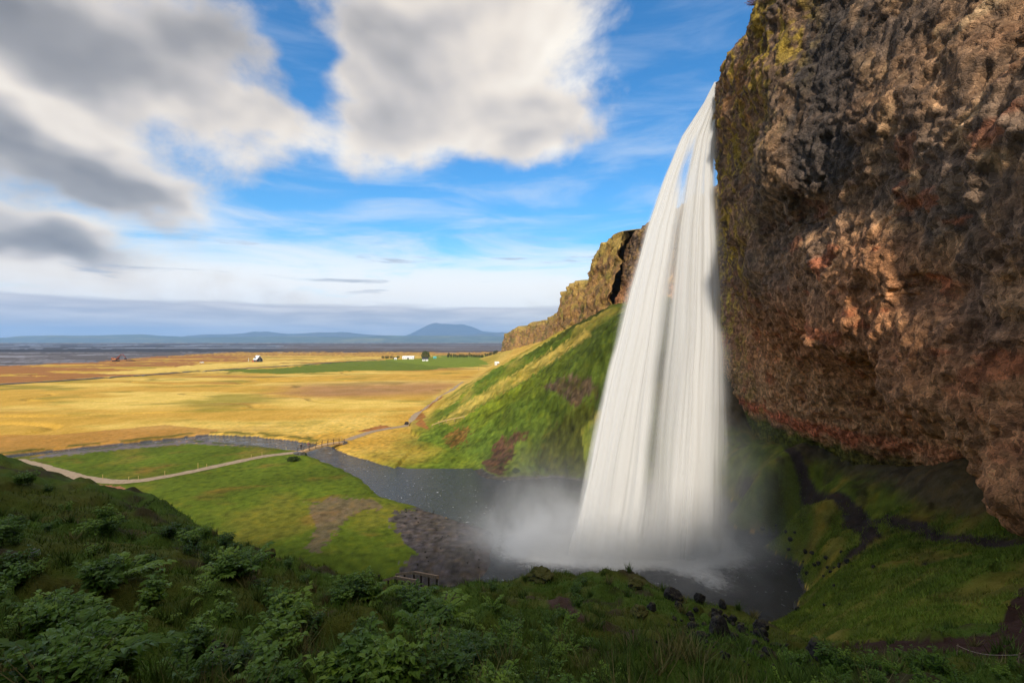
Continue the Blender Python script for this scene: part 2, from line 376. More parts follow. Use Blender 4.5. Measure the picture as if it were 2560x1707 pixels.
def height(x, y, detail=True):
    x = np.asarray(x, float); y = np.asarray(y, float)
    r = np.hypot(x, y)
    near_m = (r < 215)
    zn = np.zeros(x.shape)
    if near_m.any(): zn[near_m] = _near(x[near_m], y[near_m])
    # far: plain plus talus under the cliff line
    tx = np.interp(y, _TY, _TX); tc = np.interp(y, _TY, _TC); tz = np.interp(y, _TY, _TZ)
    gull = 2.5*perlin(y*.03, 2.2, 0)+1.2*perlin(y*.09, 7.7, 0)
    t = np.clip((x-tx+gull)/(tc-tx), 0, 1.6)
    zf = .5+np.where(t < 1, tz*t**1.12, tz*(1+(t-1)*.5))*np.where(y > 60, 1, 0)
    k = sstep(150, 205, np.where(y > 0, np.maximum(r*.98, 0), r))
    z = zn*(1-k)+zf*k
    # flats stay flat, slightly above the water
    fl = (x < -24) & (y > 50) & (z < 1.6) & (r < 215)
    z = np.where(fl, .5+(z-.5)*.15, z)
    if detail:
        s = sstep(.8, 4.0, z)                      # how much of a slope this is
        hum = fbm(x*.35, y*.35, .5, 4)*.30+ridged(x*.9, y*.9, 2.5, 2)*.07+np.maximum(perlin(x*.8, y*.8, 4.4), 0)**1.5*.5
        hum2 = np.abs(perlin(x*2.3, y*2.3, 8.0))*.10
        nearw = 1-sstep(25, 60, r)
        z = z+s*hum*(1-sstep(90, 300, r)*.4)+s*hum2*nearw*(r > 2)
        far = sstep(60, 120, r)
        z = z+(1-s)*(.06*fbm(x*.12, y*.12, 1.0, 4)+.03*perlin(x*.8, y*.8, 3.0))*(z > .2)
        # plain: gentle swells and old drainage lines
        z = z+far*(1-s)*sstep(135, 200, r)*(.35*fbm(x*.012, y*.02, 6.0, 4))*(1-sstep(1500, 4000, r))
        c = np.abs(perlin(x*.008+.3*perlin(x*.02, y*.02, 3), y*.022, 12.0))
        z = z-sstep(.035, .0, c)*.9*sstep(150, 190, r)*(1-sstep(900, 2000, r))*(1-s)
        # hollows and ledges in the near hillside
        led = perlin(x*.28+.5*perlin(x*.9, y*.9, 1), y*.42, 21.0)
        z = z-sstep(.25, .55, led)*.42*nearw*s*sstep(3.0, 5.0, r)
        tal = sstep(3, 10, z)*sstep(70, 95, y)
        z = z+tal*((1.1*ridged(x*.10+.2*fbm(x*.1, y*.1, 0, 2), y*.10, 5.5, 3)-.6)*.7+.28*ridged(x*.45, y*.30, 6.6, 3)+.13*np.sin(z*4.2+2.5*fbm(x*.2, y*.2, 9.0, 3)))
    rc = river_carve(x, y)
    bank = sstep(2.6, -1.6, rc)*(y > 40)
    z = np.where(bank > 0, np.minimum(z, z*(1-bank)+(-.55)*bank), z)
    return z
def hz(x, y): return float(height(np.array([x]), np.array([y]))[0])

# ------------------------------------------------------------------ ground sheet
def lerp(a, b, k): k = np.asarray(k)[..., None]; return a*(1-k)+np.asarray(b)*k
GOLD = np.array((.57, .335, .052)); GOLDL = np.array((.71, .485, .105)); RUST = np.array((.30, .13, .035)); OLIVE = np.array((.26, .22, .03))
LAWN = np.array((.100, .140, .010)); GREEN = np.array((.16, .20, .016)); SLOPE = np.array((.095, .145, .015)); MOSS = np.array((.075, .085, .013))
SOIL = np.array((.072, .050, .028)); GRAV = np.array((.088, .075, .066)); SAND = np.array((.085, .082, .090)); TAN = np.array((.33, .25, .15)); BARE = np.array((.20, .075, .035))
TRAILS = {
 'bridge_left': [Gd(-60, 1170), Gd(40, 1152), Gd(215, 1200), Gd(280, 1207), Gd(345, 1206), Gd(460, 1185), Gd(560, 1163), Gd(660, 1142), Gd(756, 1131)],
 'bridge_right': [Gd(862, 1104), Gd(900, 1090), Gd(940, 1077), Gd(985, 1071), Gd(1025, 1066), Gd(1045, 1045), Gd(1070, 1020), Gd(1092, 1003), Gd(1130, 975), Gd(1160, 955)],
}
ROAD = [Gd(-400, 985), Gd(-150, 972), Gd(0, 962), Gd(170, 951), Gd(330, 940), Gd(520, 927), Gd(700, 916), Gd(830, 907), Gd(960, 898)]
def ground_colour(x, y, z):
    r = np.hypot(x, y); px, py = proj(x, y, np.where(r > 150, np.minimum(z, .5), z))
    n1 = fbm(x*.05, y*.05, 1.1, 4); n2 = fbm(x*.25, y*.25, 2.2, 4); n3 = fbm(x*.010, y*.022, 3.3, 5); n4 = fbm(x*1.1, y*1.1, 4.4, 3)
    qx = px+14*n2+20*n3*(r > 150); qy = py+np.where(r > 140, 2.2*n3+1.0*n1, 5*n2)
    c = np.broadcast_to(GOLD, x.shape+(3,)).copy()
    c = lerp(c, GOLDL, sstep(-.1, .5, n3)); c = lerp(c, OLIVE, sstep(.05, .6, fbm(x*.02, y*.04, 8.0, 4))*.75)
    c = lerp(c, RUST, sstep(.28, .7, fbm(x*.006, y*.03, 5.0, 4))*.7)
    P = lambda poly: inpoly(qx, qy, poly)
    def paint(mask, col, k=1.0):
        nonlocal c; c = lerp(c, col, np.asarray(mask, float)*k)
    # rust streak in the fields, ochre near river
    paint(sstep(28, 4, np.abs(qy-(978-(qx-700)*.02)))*sstep(620, 800, qx)*sstep(1260, 1080, qx), RUST*1.05+.05, .75)
    paint(P([(-600, 1090), (140, 1085), (420, 1062), (560, 1075), (520, 1092), (200, 1130), (-600, 1190)]), RUST*1.2, .6)
    dl = np.abs(perlin(x*.008+.3*perlin(x*.02, y*.02, 3), y*.022, 12.0)); dl2 = np.abs(perlin(x*.005+.4*perlin(x*.015, y*.02, 5), y*.017, 33.0))
    paint(sstep(.04, .010, dl)*sstep(-.2, .3, n3)*(r > 150)*(r < 800), np.array((.15, .10, .03)), .6)
    # bands of the far plain
    paint(P([(-9000, 905), (0, 960), (330, 938), (620, 912), (640, 888), (-200, 880), (-9000, 880)]) & (n3 > -.25), RUST*1.15)
    paint(P([(190, 932), (320, 926), (540, 907), (760, 900), (1000, 893), (1180, 884), (900, 896), (700, 908), (520, 922), (330, 936)]), GOLDL)
    paint(P([(560, 928), (700, 919), (860, 904), (1000, 899), (1060, 902), (1190, 916), (1150, 920), (1050, 925), (900, 926), (700, 934)]), GREEN*.85)
    paint(P([(955, 897), (1040, 896), (1120, 886), (1250, 884), (1330, 890), (1235, 912), (1120, 918), (1000, 905)]), GREEN*1.1)
    paint((qy < 889) & (qy > 879) & (qx > 350), RUST, .8)
    paint((qy < 889) & (qy > 879) & (qx > 350) & (n2 > .05), GOLD, .8)
    paint(P([(-9000, 879), (600, 879), (340, 894), (250, 905), (60, 912), (-300, 935), (-9000, 960)]), np.array((.115, .10, .095)))
    paint(P([(-9000, 879), (600, 879), (340, 894), (250, 905), (60, 912), (-300, 935), (-9000, 960)]) & (fbm(x*.004, y*.02, 9.9, 4) > .22), np.array((.24, .23, .24)))
    dark = (qy < 880) & (r > 700)
    paint(dark, SAND*.85)
    st = fbm(x*.00035, y*.0035, 7.7, 5)
    paint(dark & (st > .22), np.array((.26, .29, .34))); paint(dark & (st < -.25), SAND*.55); paint(dark & (qx > 700), np.array((.13, .085, .06)), .55)
    paint((qy < 861) & (r > 3000), np.array((.11, .085, .06))); paint((qy < 857) & (r > 5000), np.array((.25, .21, .14))); paint((qy < 855.2) & (r > 9000), np.array((.09, .085, .07)))
    # lawn between the hill, the river and the track
    d_riv = river_carve(x, y)
    lawn = (y < 131) & (x > -140) & (y > 20) & (r < 170) & (z < 3)
    side = inpoly(px, py, [(-2000, 1130), (60, 1142), (210, 1128), (470, 1106), (560, 1112), (700, 1122), (770, 1130), (900, 1175), (1030, 1250), (1060, 1300), (1070, 1480), (1070, 1800), (-2000, 1800)])
    lw = LAWN*(1+.25*n1[..., None]); lw = lerp(lw, OLIVE*.75, sstep(.1, .7, fbm(x*.07, y*.05, 6.6, 3))*.55)
    lw = lerp(lw, RUST*.85, sstep(.25, .95, fbm(x*.09, y*.16, 16.6, 5))*.4)
    m = (lawn & side)[..., None]; c = np.where(m, lw, c)
    # far bank of the river, foot of the slope
    m2 = (r < 230) & (x > -60) & (y > 85) & ~side & (px > 800)
    dk = sstep(1180, 1430, px+.35*(py-1000)+30*n1)*sstep(230, 150, y)                  # lower slope near the spray: dark moss, darkened further for missing shade
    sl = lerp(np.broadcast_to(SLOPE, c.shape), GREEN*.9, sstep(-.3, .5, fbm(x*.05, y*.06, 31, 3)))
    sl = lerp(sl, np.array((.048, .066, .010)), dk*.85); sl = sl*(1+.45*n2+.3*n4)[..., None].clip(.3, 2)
    k2 = sstep(1600, 700, px+ (py-1000)*.4)      # greener towards the slope, straw towards the plain
    grn = sstep(-36, -12, x+6*n1+ (y-150)*-.10)*np.where(y > 230, sstep(420, 230, y), 1)
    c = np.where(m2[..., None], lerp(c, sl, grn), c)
    tl = (y > 86) & (z > 1.0) & (x > -60)
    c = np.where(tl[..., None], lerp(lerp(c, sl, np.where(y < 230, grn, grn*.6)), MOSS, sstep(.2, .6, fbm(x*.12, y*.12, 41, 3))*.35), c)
    # the sun-bleached straw along the shoulders of the talus
    sh = tl & (y > 120); bl = sstep(.0, .5, fbm(x*.06, y*.012, 51, 3))*sstep(125, 160, y)
    c = np.where(sh[..., None], lerp(c, GOLDL, bl*.45), c)
    c = np.where((tl & (y > 330))[..., None], lerp(c, GOLD*.9, .55), c)
    for poly, kk in (([(1050, 1005), (1170, 945), (1290, 878), (1400, 812), (1435, 796), (1448, 812), (1330, 872), (1250, 922), (1180, 978), (1110, 1018)], .95),
                     ([(1095, 1052), (1200, 985), (1300, 922), (1400, 862), (1465, 822), (1480, 836), (1400, 892), (1300, 957), (1200, 1014), (1130, 1064)], .8)):
        mk = inpoly(px+5*n4+4*n2, py+4*n4, poly) & (y > 100); c = np.where(mk[..., None], lerp(c, GOLDL*.8, kk*(.30+.50*sstep(-.4, .4, n2))), c)
    # scars of bare soil on that slope
    for poly, col in (([(1210, 1160), (1240, 1105), (1290, 1078), (1325, 1075), (1300, 1110), (1265, 1160), (1255, 1185), (1220, 1180)], BARE*.22+SOIL*.5),
                      ([(1350, 965), (1420, 945), (1485, 940), (1490, 985), (1440, 1020), (1400, 985)], SOIL),
                      ([(1385, 1060), (1470, 1010), (1520, 1050), (1500, 1190), (1390, 1190), (1330, 1150)], MOSS*.6),
                      ([(1110, 1105), (1140, 1072), (1180, 1070), (1170, 1100), (1130, 1120)], RUST*.45+MOSS*.4)):
        qx2, qy2 = px+10*n4+12*n2, py+8*n4+8*n2
        c = np.where((inpoly(qx2, qy2, poly) & (y > 80) & (r < 230))[..., None], lerp(np.asarray(col)*(1+.6*n4+.5*n2)[..., None].clip(.35, 2), MOSS*.7, sstep(.1, .5, fbm(x*.5, y*.5, 77, 3))*.7), c)
    # gravel bars and pool shore
    gr = inpoly(px+26*n2+12*n4, py+16*n2+12*n4, [(985, 1275), (1060, 1262), (1210, 1335), (1240, 1400), (1190, 1480), (1020, 1480), (1000, 1420), (1040, 1380), (990, 1330)]) & (y > 44) & (z < 1.5)
    c = np.where(gr[..., None], GRAV*(1+.5*n4[..., None]), c)
    gr2 = inpoly(px+10*n2, py+6*n4, [(1150, 1185), (1330, 1190), (1480, 1205), (1480, 1260), (1330, 1262), (1190, 1215)]) & (y > 44)
    c = np.where(gr2[..., None], MOSS*.8+.02, c)
    for poly in ([(770, 1262), (830, 1242), (935, 1248), (960, 1268), (900, 1275), (860, 1300), (800, 1380), (760, 1372), (790, 1320)],):
        mk = inpoly(px+10*n4, py+8*n4, poly) & (y > 44) & (z < 2)
        c = np.where(mk[..., None], lerp(c, np.array((.17, .115, .075)), .75), c)
    riv2 = inpoly(px+5*n4, py+4*n4, [(180, 1122), (420, 1103), (540, 1096), (700, 1110), (690, 1120), (560, 1113), (470, 1108), (250, 1128), (60, 1148)]) & (y > 44)
    c = np.where(riv2[..., None], np.array((.17, .145, .14)), c)
    c = np.where(((d_riv < .6) & (y > 44))[..., None], SAND*1.0+.02*n4[..., None], c)
    shore = (z < .30+.12*n2) & (y > 40) & (x > -9) & (y < 98) & ~gr
    c = np.where(shore[..., None], np.array((.06, .055, .052))*(1+.6*n4[..., None]), c)
    # banks of the brook: rank dark grass
    bk = np.exp(-((d_riv-2.6-.8*n2)/1.3)**2)*(y > 100)*(x < -50)*(fbm(x*.2, y*.2, 60, 2) > -.15)
    c = lerp(c, np.array((.07, .09, .015)), bk*.85)
    bare = inpoly(px+8*n4, py+4*n4, [(240, 1210), (300, 1215), (380, 1250), (345, 1258), (300, 1245), (250, 1228)]) & (y > 44)
    c = np.where(bare[..., None], np.array((.34, .15, .08)), c)
    for poly, col in (([(1075, 1075), (1045, 1030), (1098, 998), (1110, 1002), (1035, 1060)], RUST*1.1), ([(890, 1078), (950, 1062), (985, 1066), (930, 1078)], RUST*1.1)):
        mk = inpoly(px+3*n4, py+2*n4, poly) & (y > 90) & (z < 5); c = np.where(mk[..., None], col, c)
    # hillside round the camera and inside the recess
    hill = (r < 75) & (y < 70) & (z > 1.3) & ~((x < -60) & (z < 3))
    hc = lerp(np.broadcast_to(np.array((.070, .112, .015)), c.shape), MOSS*1.1, sstep(-.2, .4, n2))
    hc = lerp(hc, SOIL*.7, sstep(.25, .55, fbm(x*.45, y*.45, 71, 4))*.8)
    hc = lerp(hc, np.array((.11, .10, .02)), sstep(.3, .6, fbm(x*.6, y*.6, 81, 3))*.5)
    c = np.where(hill[..., None], hc, c)
    rec = (x > 14) & (y > 18) & (y < 98) & (z > .35)
    rcx = lerp(np.broadcast_to(np.array((.130, .160, .020)), c.shape), np.array((.22, .175, .032)), sstep(-.05, .5, fbm(x*.14, y*.22, 91, 4))*.85)
    rcx = lerp(rcx, np.array((.05, .075, .012)), sstep(.0, .5, fbm(x*.5, y*.5, 93, 3))*.5)
    rcx = lerp(rcx, np.array((.115, .088, .042)), sstep(8.6, 10.6, z+.7*n2)*sstep(39.2, 41.5, x)); rcx = lerp(rcx, SOIL*.8, sstep(.15, .5, fbm(x*.35, y*.35, 95, 3))*sstep(33, 38, x)*.6)
    c = np.where(rec[..., None], rcx, c)
    dirt = inpoly(px+6*n4, py+5*n4, [(1990, 1622), (2150, 1602), (2300, 1596), (2480, 1588), (2540, 1480), (2600, 1450), (2700, 1700), (2530, 1655), (2390, 1626), (2300, 1634), (2150, 1626)]) & (y > 6) & (y < 40) & (x > 5)
    c = np.where(dirt[..., None], np.array((.055, .030, .024)), c)
    # paths worn into the recess
    for pts, w, col in TRAMPLED:
        d, _ = polydist(x, y, pts); k = sstep(w, w*.6, d+.25*n4+.2*n2)
        c = lerp(c, np.asarray(col), k*(r < 110))
    tuft = fbm(x*.7, y*.7, 101, 3)*sstep(240, 120, r)*(r > 45); c = lerp(c, c*np.array((1.35, 1.15, .9)), sstep(.1, .6, tuft)*.7); c = lerp(c, c*.62, sstep(-.1, -.6, tuft)*.8)
    return np.clip(c*(1+.16*n4[..., None]*(r < 140)[..., None]), .004, .9)
def WP(lst): return [W(*a)[:2] for a in lst]
TRAMPLED = [
 (WP([(1860, 1130, 78), (1930, 1128, 74), (1990, 1150, 68), (2060, 1190, 61), (2120, 1250, 56), (2180, 1300, 52), (2300, 1330, 45), (2420, 1360, 39), (2560, 1385, 34)]), 1.0, (.060, .045, .036)),
 (WP([(2120, 1265, 54.5), (2165, 1330, 50), (2180, 1390, 47.5), (2120, 1430, 46.5)]), 1.0, (.045, .034, .028)),
 (WP([(2320, 1400, 35), (2440, 1378, 33), (2560, 1360, 31)]), .35, (.04, .03, .025)),
 (WP([(1130, 1530, 17), (1240, 1520, 17.5), (1340, 1525, 17), (1420, 1560, 15), (1490, 1610, 12.5), (1560, 1660, 10.5), (1600, 1720, 9)]), .38, (.085, .052, .036)),
]
def build_ground():
    fine = np.linspace(-54.5, 54.5, 700); left = -54.5-np.cumsum(np.linspace(.4, 9, 28)); right = 54.5+np.cumsum(np.linspace(.4, 9, 28))
    az = np.radians(np.concatenate([left[::-1], fine, right]))
    az = az[(az > -math.pi) & (az < math.pi)]
    r1 = np.exp(np.arange(math.log(1.0), math.log(60), .0125)); r2 = np.exp(np.arange(math.log(60), math.log(420), .0050))
    inv = np.linspace(1/420, 1/25000, 120); r3 = 1/inv
    r = np.concatenate([[.02, .3, .6], r1, r2, r3])
    R, A = np.meshgrid(r, az, indexing='ij'); x = R*np.sin(A); y = R*np.cos(A)
    z = height(x, y); c = ground_colour(x, y, z)
    me = grid_mesh('ground', np.stack([x, y, z], -1), c, ground_mat(), closed=True, flip=True)
    return struct('ground', me)
def ground_mat():
    m, g, b = mat_new('grass_and_soil')
    at = g.new('ShaderNodeAttribute', attribute_name='Col').outputs['Color']
    P = g.new('ShaderNodeNewGeometry').outputs['Position']
    fine = g.noise(P, 9.0, 6, .7); mid = g.noise(P, 1.3, 6, .65); big = g.noise(g.vm('MULTIPLY', P, (1, .55, 1)), .11, 6, .65)
    k = g.m('ADD', g.m('ADD', g.m('MULTIPLY', fine, .8), g.m('MULTIPLY', mid, .9)), g.m('MULTIPLY', big, .7))
    k = g.rng(k, .75, 1.65, .55, 1.5, False)
    col = g.mix(1.0, at, g.comb(k, k, g.m('MULTIPLY', k, k)), 'MULTIPLY')
    g.put(b.inputs['Base Color'], col); b.inputs['Roughness'].default_value = .95; b.inputs['Specular IOR Level'].default_value = .08
    bn = g.new('ShaderNodeBump'); bn.inputs['Strength'].default_value = .8; bn.inputs['Distance'].default_value = .25
    g.put(bn.inputs['Height'], g.m('ADD', g.m('MULTIPLY', fine, .35), mid)); g.l.new(bn.outputs[0], b.inputs['Normal'])
    return m
build_ground()

# ------------------------------------------------------------------ cliff
def rock_mat():
    m, g, b = mat_new('cliff_rock')
    at = g.new('ShaderNodeAttribute', attribute_name='Col').outputs['Color']
    P = g.new('ShaderNodeNewGeometry').outputs['Position']
    w = g.vm('ADD', P, g.vm('SCALE', g.noise(P, 1.2, 3, .6, out=1), scale=.5))
    fine = g.noise(w, 6.5, 8, .75); mid = g.noise(w, 1.4, 6, .68)
    vo = g.new('ShaderNodeTexVoronoi', feature='DISTANCE_TO_EDGE'); g.put(vo.inputs['Vector'], w); vo.inputs['Scale'].default_value = 2.6
    cr = g.rng(vo.outputs[0], .0, .16)
    k = g.m('ADD', g.m('MULTIPLY', fine, .9), g.m('MULTIPLY', mid, .9))
    k = g.rng(k, .55, 1.25, .40, 1.6, False)
    # clasts of differing stone set in the tuff, drawn out downwards
    sv = g.vm('MULTIPLY', w, (1.0, 1.0, .55))
    def clast(scale, lo, hi):
        v = g.new('ShaderNodeTexVoronoi', feature='F1'); g.put(v.inputs['Vector'], sv); v.inputs['Scale'].default_value = scale
        return g.rng(g.xyz(v.outputs['Color'])[0], 0, 1, lo, hi, False)
    k = g.m('MULTIPLY', k, g.m('MULTIPLY', clast(1.7, .76, 1.26), clast(4.2, .55, 1.4)))
    spot = g.rng(g.noise(sv, 3.1, 5, .7), .60, .70); k = g.m('MULTIPLY', k, g.m('SUBTRACT', 1.0, g.m('MULTIPLY', spot, .72)))
    col = g.mix(1.0, at, g.comb(k, k, k), 'MULTIPLY')
    g.put(b.inputs['Base Color'], col); b.inputs['Specular IOR Level'].default_value = .25
    g.put(b.inputs['Roughness'], g.rng(mid, .3, .7, .6, .95))
    bn = g.new('ShaderNodeBump'); bn.inputs['Strength'].default_value = 1.0; bn.inputs['Distance'].default_value = .28
    g.put(bn.inputs['Height'], g.m('ADD', g.m('ADD', g.m('MULTIPLY', fine, .9), g.m('MULTIPLY', mid, .5)), g.m('MULTIPLY', cr, .22))); g.l.new(bn.outputs[0], b.inputs['Normal'])
    return m
ROCK = rock_mat()
_fp = []
for Y, rows in {
    -14: [(61, 24), (40, 24), (25, 25), (15, 25)], 2: [(61, 24), (40, 24), (25, 25), (15, 26)], 14: [(61, 24), (40, 24), (28, 24.2), (20, 24.6), (15, 25.3), (12, 29)],
    24: [(61, 24.3), (42, 24.4), (30, 24.4), (22, 24.8), (16.6, 25.3), (14.6, 30), (12, 36)],
    31: [(61, 24.2), (45, 24.2), (32, 24.6), (25, 25.2), (20.6, 26), (18.6, 32), (15, 39)],
    41: [(61, 24), (45, 24.4), (34, 25), (28, 25.8), (24.4, 27.6), (22.6, 35.5), (18, 42.5), (12, 46.5)],
    50: [(61, 24.5), (45, 25), (36, 26.0), (30, 28.2), (26.8, 31.5), (23, 40), (17, 45), (8, 48.5)],
    57: [(61, 25.8), (45, 26.2), (38, 27.4), (32, 29.2), (26, 33), (20.5, 39.8), (14, 44), (6, 48)],
    64: [(61, 26.8), (50, 27), (42, 28), (36, 29.6), (30, 31.8), (22, 36.8), (14, 42), (6, 47)],
    72: [(61, 31), (45, 32), (34, 34.4), (24, 37.8), (14, 41.8), (5, 47)],
    82: [(61, 38), (45, 38.2), (30, 40), (20, 41.8), (12, 44), (4, 47)],
    96: [(61, 44), (45, 43.5), (30, 43.5), (18, 44), (8, 46)], 112: [(61, 45), (45, 43), (30, 38), (15, 38)], 132: [(61, 42), (45, 40), (32, 36), (20, 36)], 150: [(61, 39.5), (45, 37), (34, 34), (20, 34)], 168: [(61, 40), (45, 37.5), (34, 34), (20, 34)]}.items():
    for zz, xx in rows: _fp.append((Y, zz, xx))
_face = RBF(_fp, 2.0, .02)
def rock_disp(x, y, z, s=1.0):
    wx = x+1.2*perlin(x*.3, y*.3, z*.3); wz = z+1.2*perlin(x*.3+9, y*.3, z*.3)
    d = 1.0*fbm(wx*.13, y*.13, wz*.13, 3)+.38*(ridged(wx*.33, y*.33, wz*.26, 3)-.6)
    f1, f2 = worley(wx*.95, y*.95, wz*.72); d = d+.22*(.55-f1)+.10*np.clip((f2-f1)*2.2, 0, 1)
    f1, f2 = worley(wx*2.2+3, y*2.2, wz*1.8); d = d+.20*(.5-f1)
    pit = sstep(.30, .55, fbm(wx*.75, y*.75, wz*.6, 3)); d = d-.28*pit*sstep(-.2, .5, fbm(wx*.1+5, y*.1, wz*.1, 2))
    d = d+.20*fbm(wx*2.0, y*2.0, wz*1.5, 3, .65)
    return d*s
def cliff_colour(x, y, z, d):
    n1 = fbm(y*.10, z*.10, 3.0, 4); n2 = fbm(y*.4, z*.4, 5.0, 4); n3 = fbm(y*1.3, z*1.3, 6.0, 3)
    c = np.broadcast_to(np.array((.175, .115, .074)), x.shape+(3,)).copy()
    c = lerp(c, np.array((.125, .094, .074)), sstep(-.2, .4, n1))
    c = lerp(c, np.array((.28, .18, .105)), sstep(-.05, .5, n2)*.8)
    c = lerp(c, np.array((.055, .045, .040)), sstep(.05, .5, fbm(y*.7, z*.6, 19, 4))*.65)
    c = lerp(c, np.array((.255, .125, .062)), sstep(38, 26, z+6*n1+ (50-y)*.12)*.80)          # warm tuff low down
    c = lerp(c, np.array((.235, .075, .035)), sstep(.25, .55, fbm(y*.22, z*.5, 15, 4))*sstep(46, 30, z)*.7)
    px, py = proj(x, y, z)
    def zone(cx_, cy_, sx, sy): return np.exp(-((px-cx_)/sx)**2-((py-cy_)/sy)**2)
    # wet black streaks and the dark boss
    st = sstep(.05, .35, fbm(y*.55+.15*fbm(y*.5, z*.2, 2, 2), z*.055, 25, 3)); hi = sstep(33, 42, z)
    c = lerp(c, np.array((.040, .038, .040)), np.clip(zone(2075, 130, 95, 260)*1.1+zone(2060, 400, 85, 80)*1.2+st*hi*.55*zone(2050, 150, 330, 420), 0, 1)*.92)
    c = lerp(c, np.array((.075, .055, .045)), np.clip(zone(1880, 700, 110, 120)+zone(1900, 560, 70, 60), 0, 1)*.7)
    # yellow moss hanging by the fall and along the brink
    ms = sstep(-.10, .35, fbm(y*.9, z*.22, 35, 4)+.5*n3)
    c = lerp(c, np.array((.215, .165, .026)), np.clip(zone(1812, 600, 55, 420)*1.3+zone(1850, 250, 70, 150)+zone(1975, 60, 45, 130)*.9+zone(1900, 60, 60, 200)*.8, 0, 1)*ms*.95)
    c = lerp(c, np.array((.22, .10, .03)), np.clip(zone(1850, 230, 60, 90), 0, 1)*.6*sstep(-.3, .4, n2))
    c = lerp(c, np.array((.30, .185, .105)), sstep(11.8, 13.5, z+1.2*n2)*sstep(26, 20, z+2*n1)*sstep(31, 36, x)*sstep(-.9, .2, n2)*.85)   # paler tuff at the back, lightened further in place of bounce light
    # red band at the back of the recess, moss slope under it
    c = lerp(c, np.array((.32, .095, .05)), sstep(1.5, .3, np.abs(z-14.2-.8*n2))*sstep(36, 40, x)*.85)
    c = lerp(c, MOSS*.8, sstep(12.8, 11.6, z+.8*n2)*sstep(34, 39, x))
    c = lerp(c, np.array((.27, .21, .14)), sstep(.25, .6, n2)*zone(2480, 120, 260, 330)*.8)
    c = lerp(c, np.array((.30, .17, .09)), zone(2400, 1080, 190, 130)*.75)
    c = lerp(c, c*.45, sstep(-.05, -.75, d)[...]*.7*0)
    c = np.where((y > 84)[..., None], lerp(c, np.array((.20, .15, .03)), sstep(.0, .5, n2)*.5), c)
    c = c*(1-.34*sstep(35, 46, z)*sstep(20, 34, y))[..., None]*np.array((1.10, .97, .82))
    return np.clip(2.1*c*(1+.30*n3[..., None]), .012, .9)
def surf_normals(V):
    a = np.gradient(V, axis=0); b = np.gradient(V, axis=1); n = np.cross(a, b); return n/np.maximum(np.linalg.norm(n, axis=-1, keepdims=True), 1e-9)
def build_cliff():
    ys = np.concatenate([np.arange(-14, 14, .7), np.arange(14, 71, .135), np.arange(71, 100, .4), np.arange(100, 166, .7)])
    zs = np.concatenate([np.arange(1, 10, .5), np.arange(10, 61.6, .135)])
    Y, Z = np.meshgrid(ys, zs, indexing='ij')
    X = _face(Y, Z)
    X = X+sstep(26, 62, Z-.55*np.maximum(Y-14, 0))**1.3*11*sstep(48, 34, Y)     # unseen upper wall, leaned back to let sun and sky light in
    # the hanging boss with its hollow underneath
    X = X-1.7*np.exp(-((Y-43)/4.2)**2)*sstep(37.2, 40.2, Z)*sstep(50, 42, Z)+1.5*np.exp(-((Y-41)/5.5)**2)*np.exp(-((Z-36.2)/1.5)**2)
    X = X+.9*np.exp(-((Y-30)/3.0)**2-((Z-29)/1.2)**2)+1.2*np.exp(-((Y-56)/3.5)**2-((Z-36.5)/1.6)**2)
    X = X+2.2*np.exp(-((Y-52.5)/3)**2)*sstep(40, 60, Z)*.35            # shallow gully with the black streak
    V = np.stack([X, Y, Z], -1); N = surf_normals(V); N = N*np.sign(-N[..., :1]+1e-9)
    D = rock_disp(X, Y, Z); V = V+N*D[..., None]
    # ragged brink: the last rows lean back
    top = sstep(59.2, 61.6, Z); V[..., 0] += top**2*(1.4+1.0*perlin(Y*.5, 3.3, 0)); V[..., 2] += top*(.8*fbm(Y*.35, 8.8, 0, 3))-top*1.6*np.exp(-((Y-66)/2.2)**2)
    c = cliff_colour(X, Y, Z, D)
    # plateau behind the brink
    ext = []
    for dx, dz in ((2.5, .4), (8, .8), (30, 2), (200, 6)):
        e = V[:, -1].copy(); e[:, 0] += dx; e[:, 2] = e[:, 2]*.3+61*.7+dz+.3*perlin(e[:, 1]*.2, dx, 0); ext.append(e)
    V = np.concatenate([V, np.stack(ext, 1)], 1); c = np.concatenate([c]+[np.broadcast_to(np.array((.12, .11, .025)), (len(ys), 1, 3))]*4, 1)
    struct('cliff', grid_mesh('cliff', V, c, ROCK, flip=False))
build_cliff()
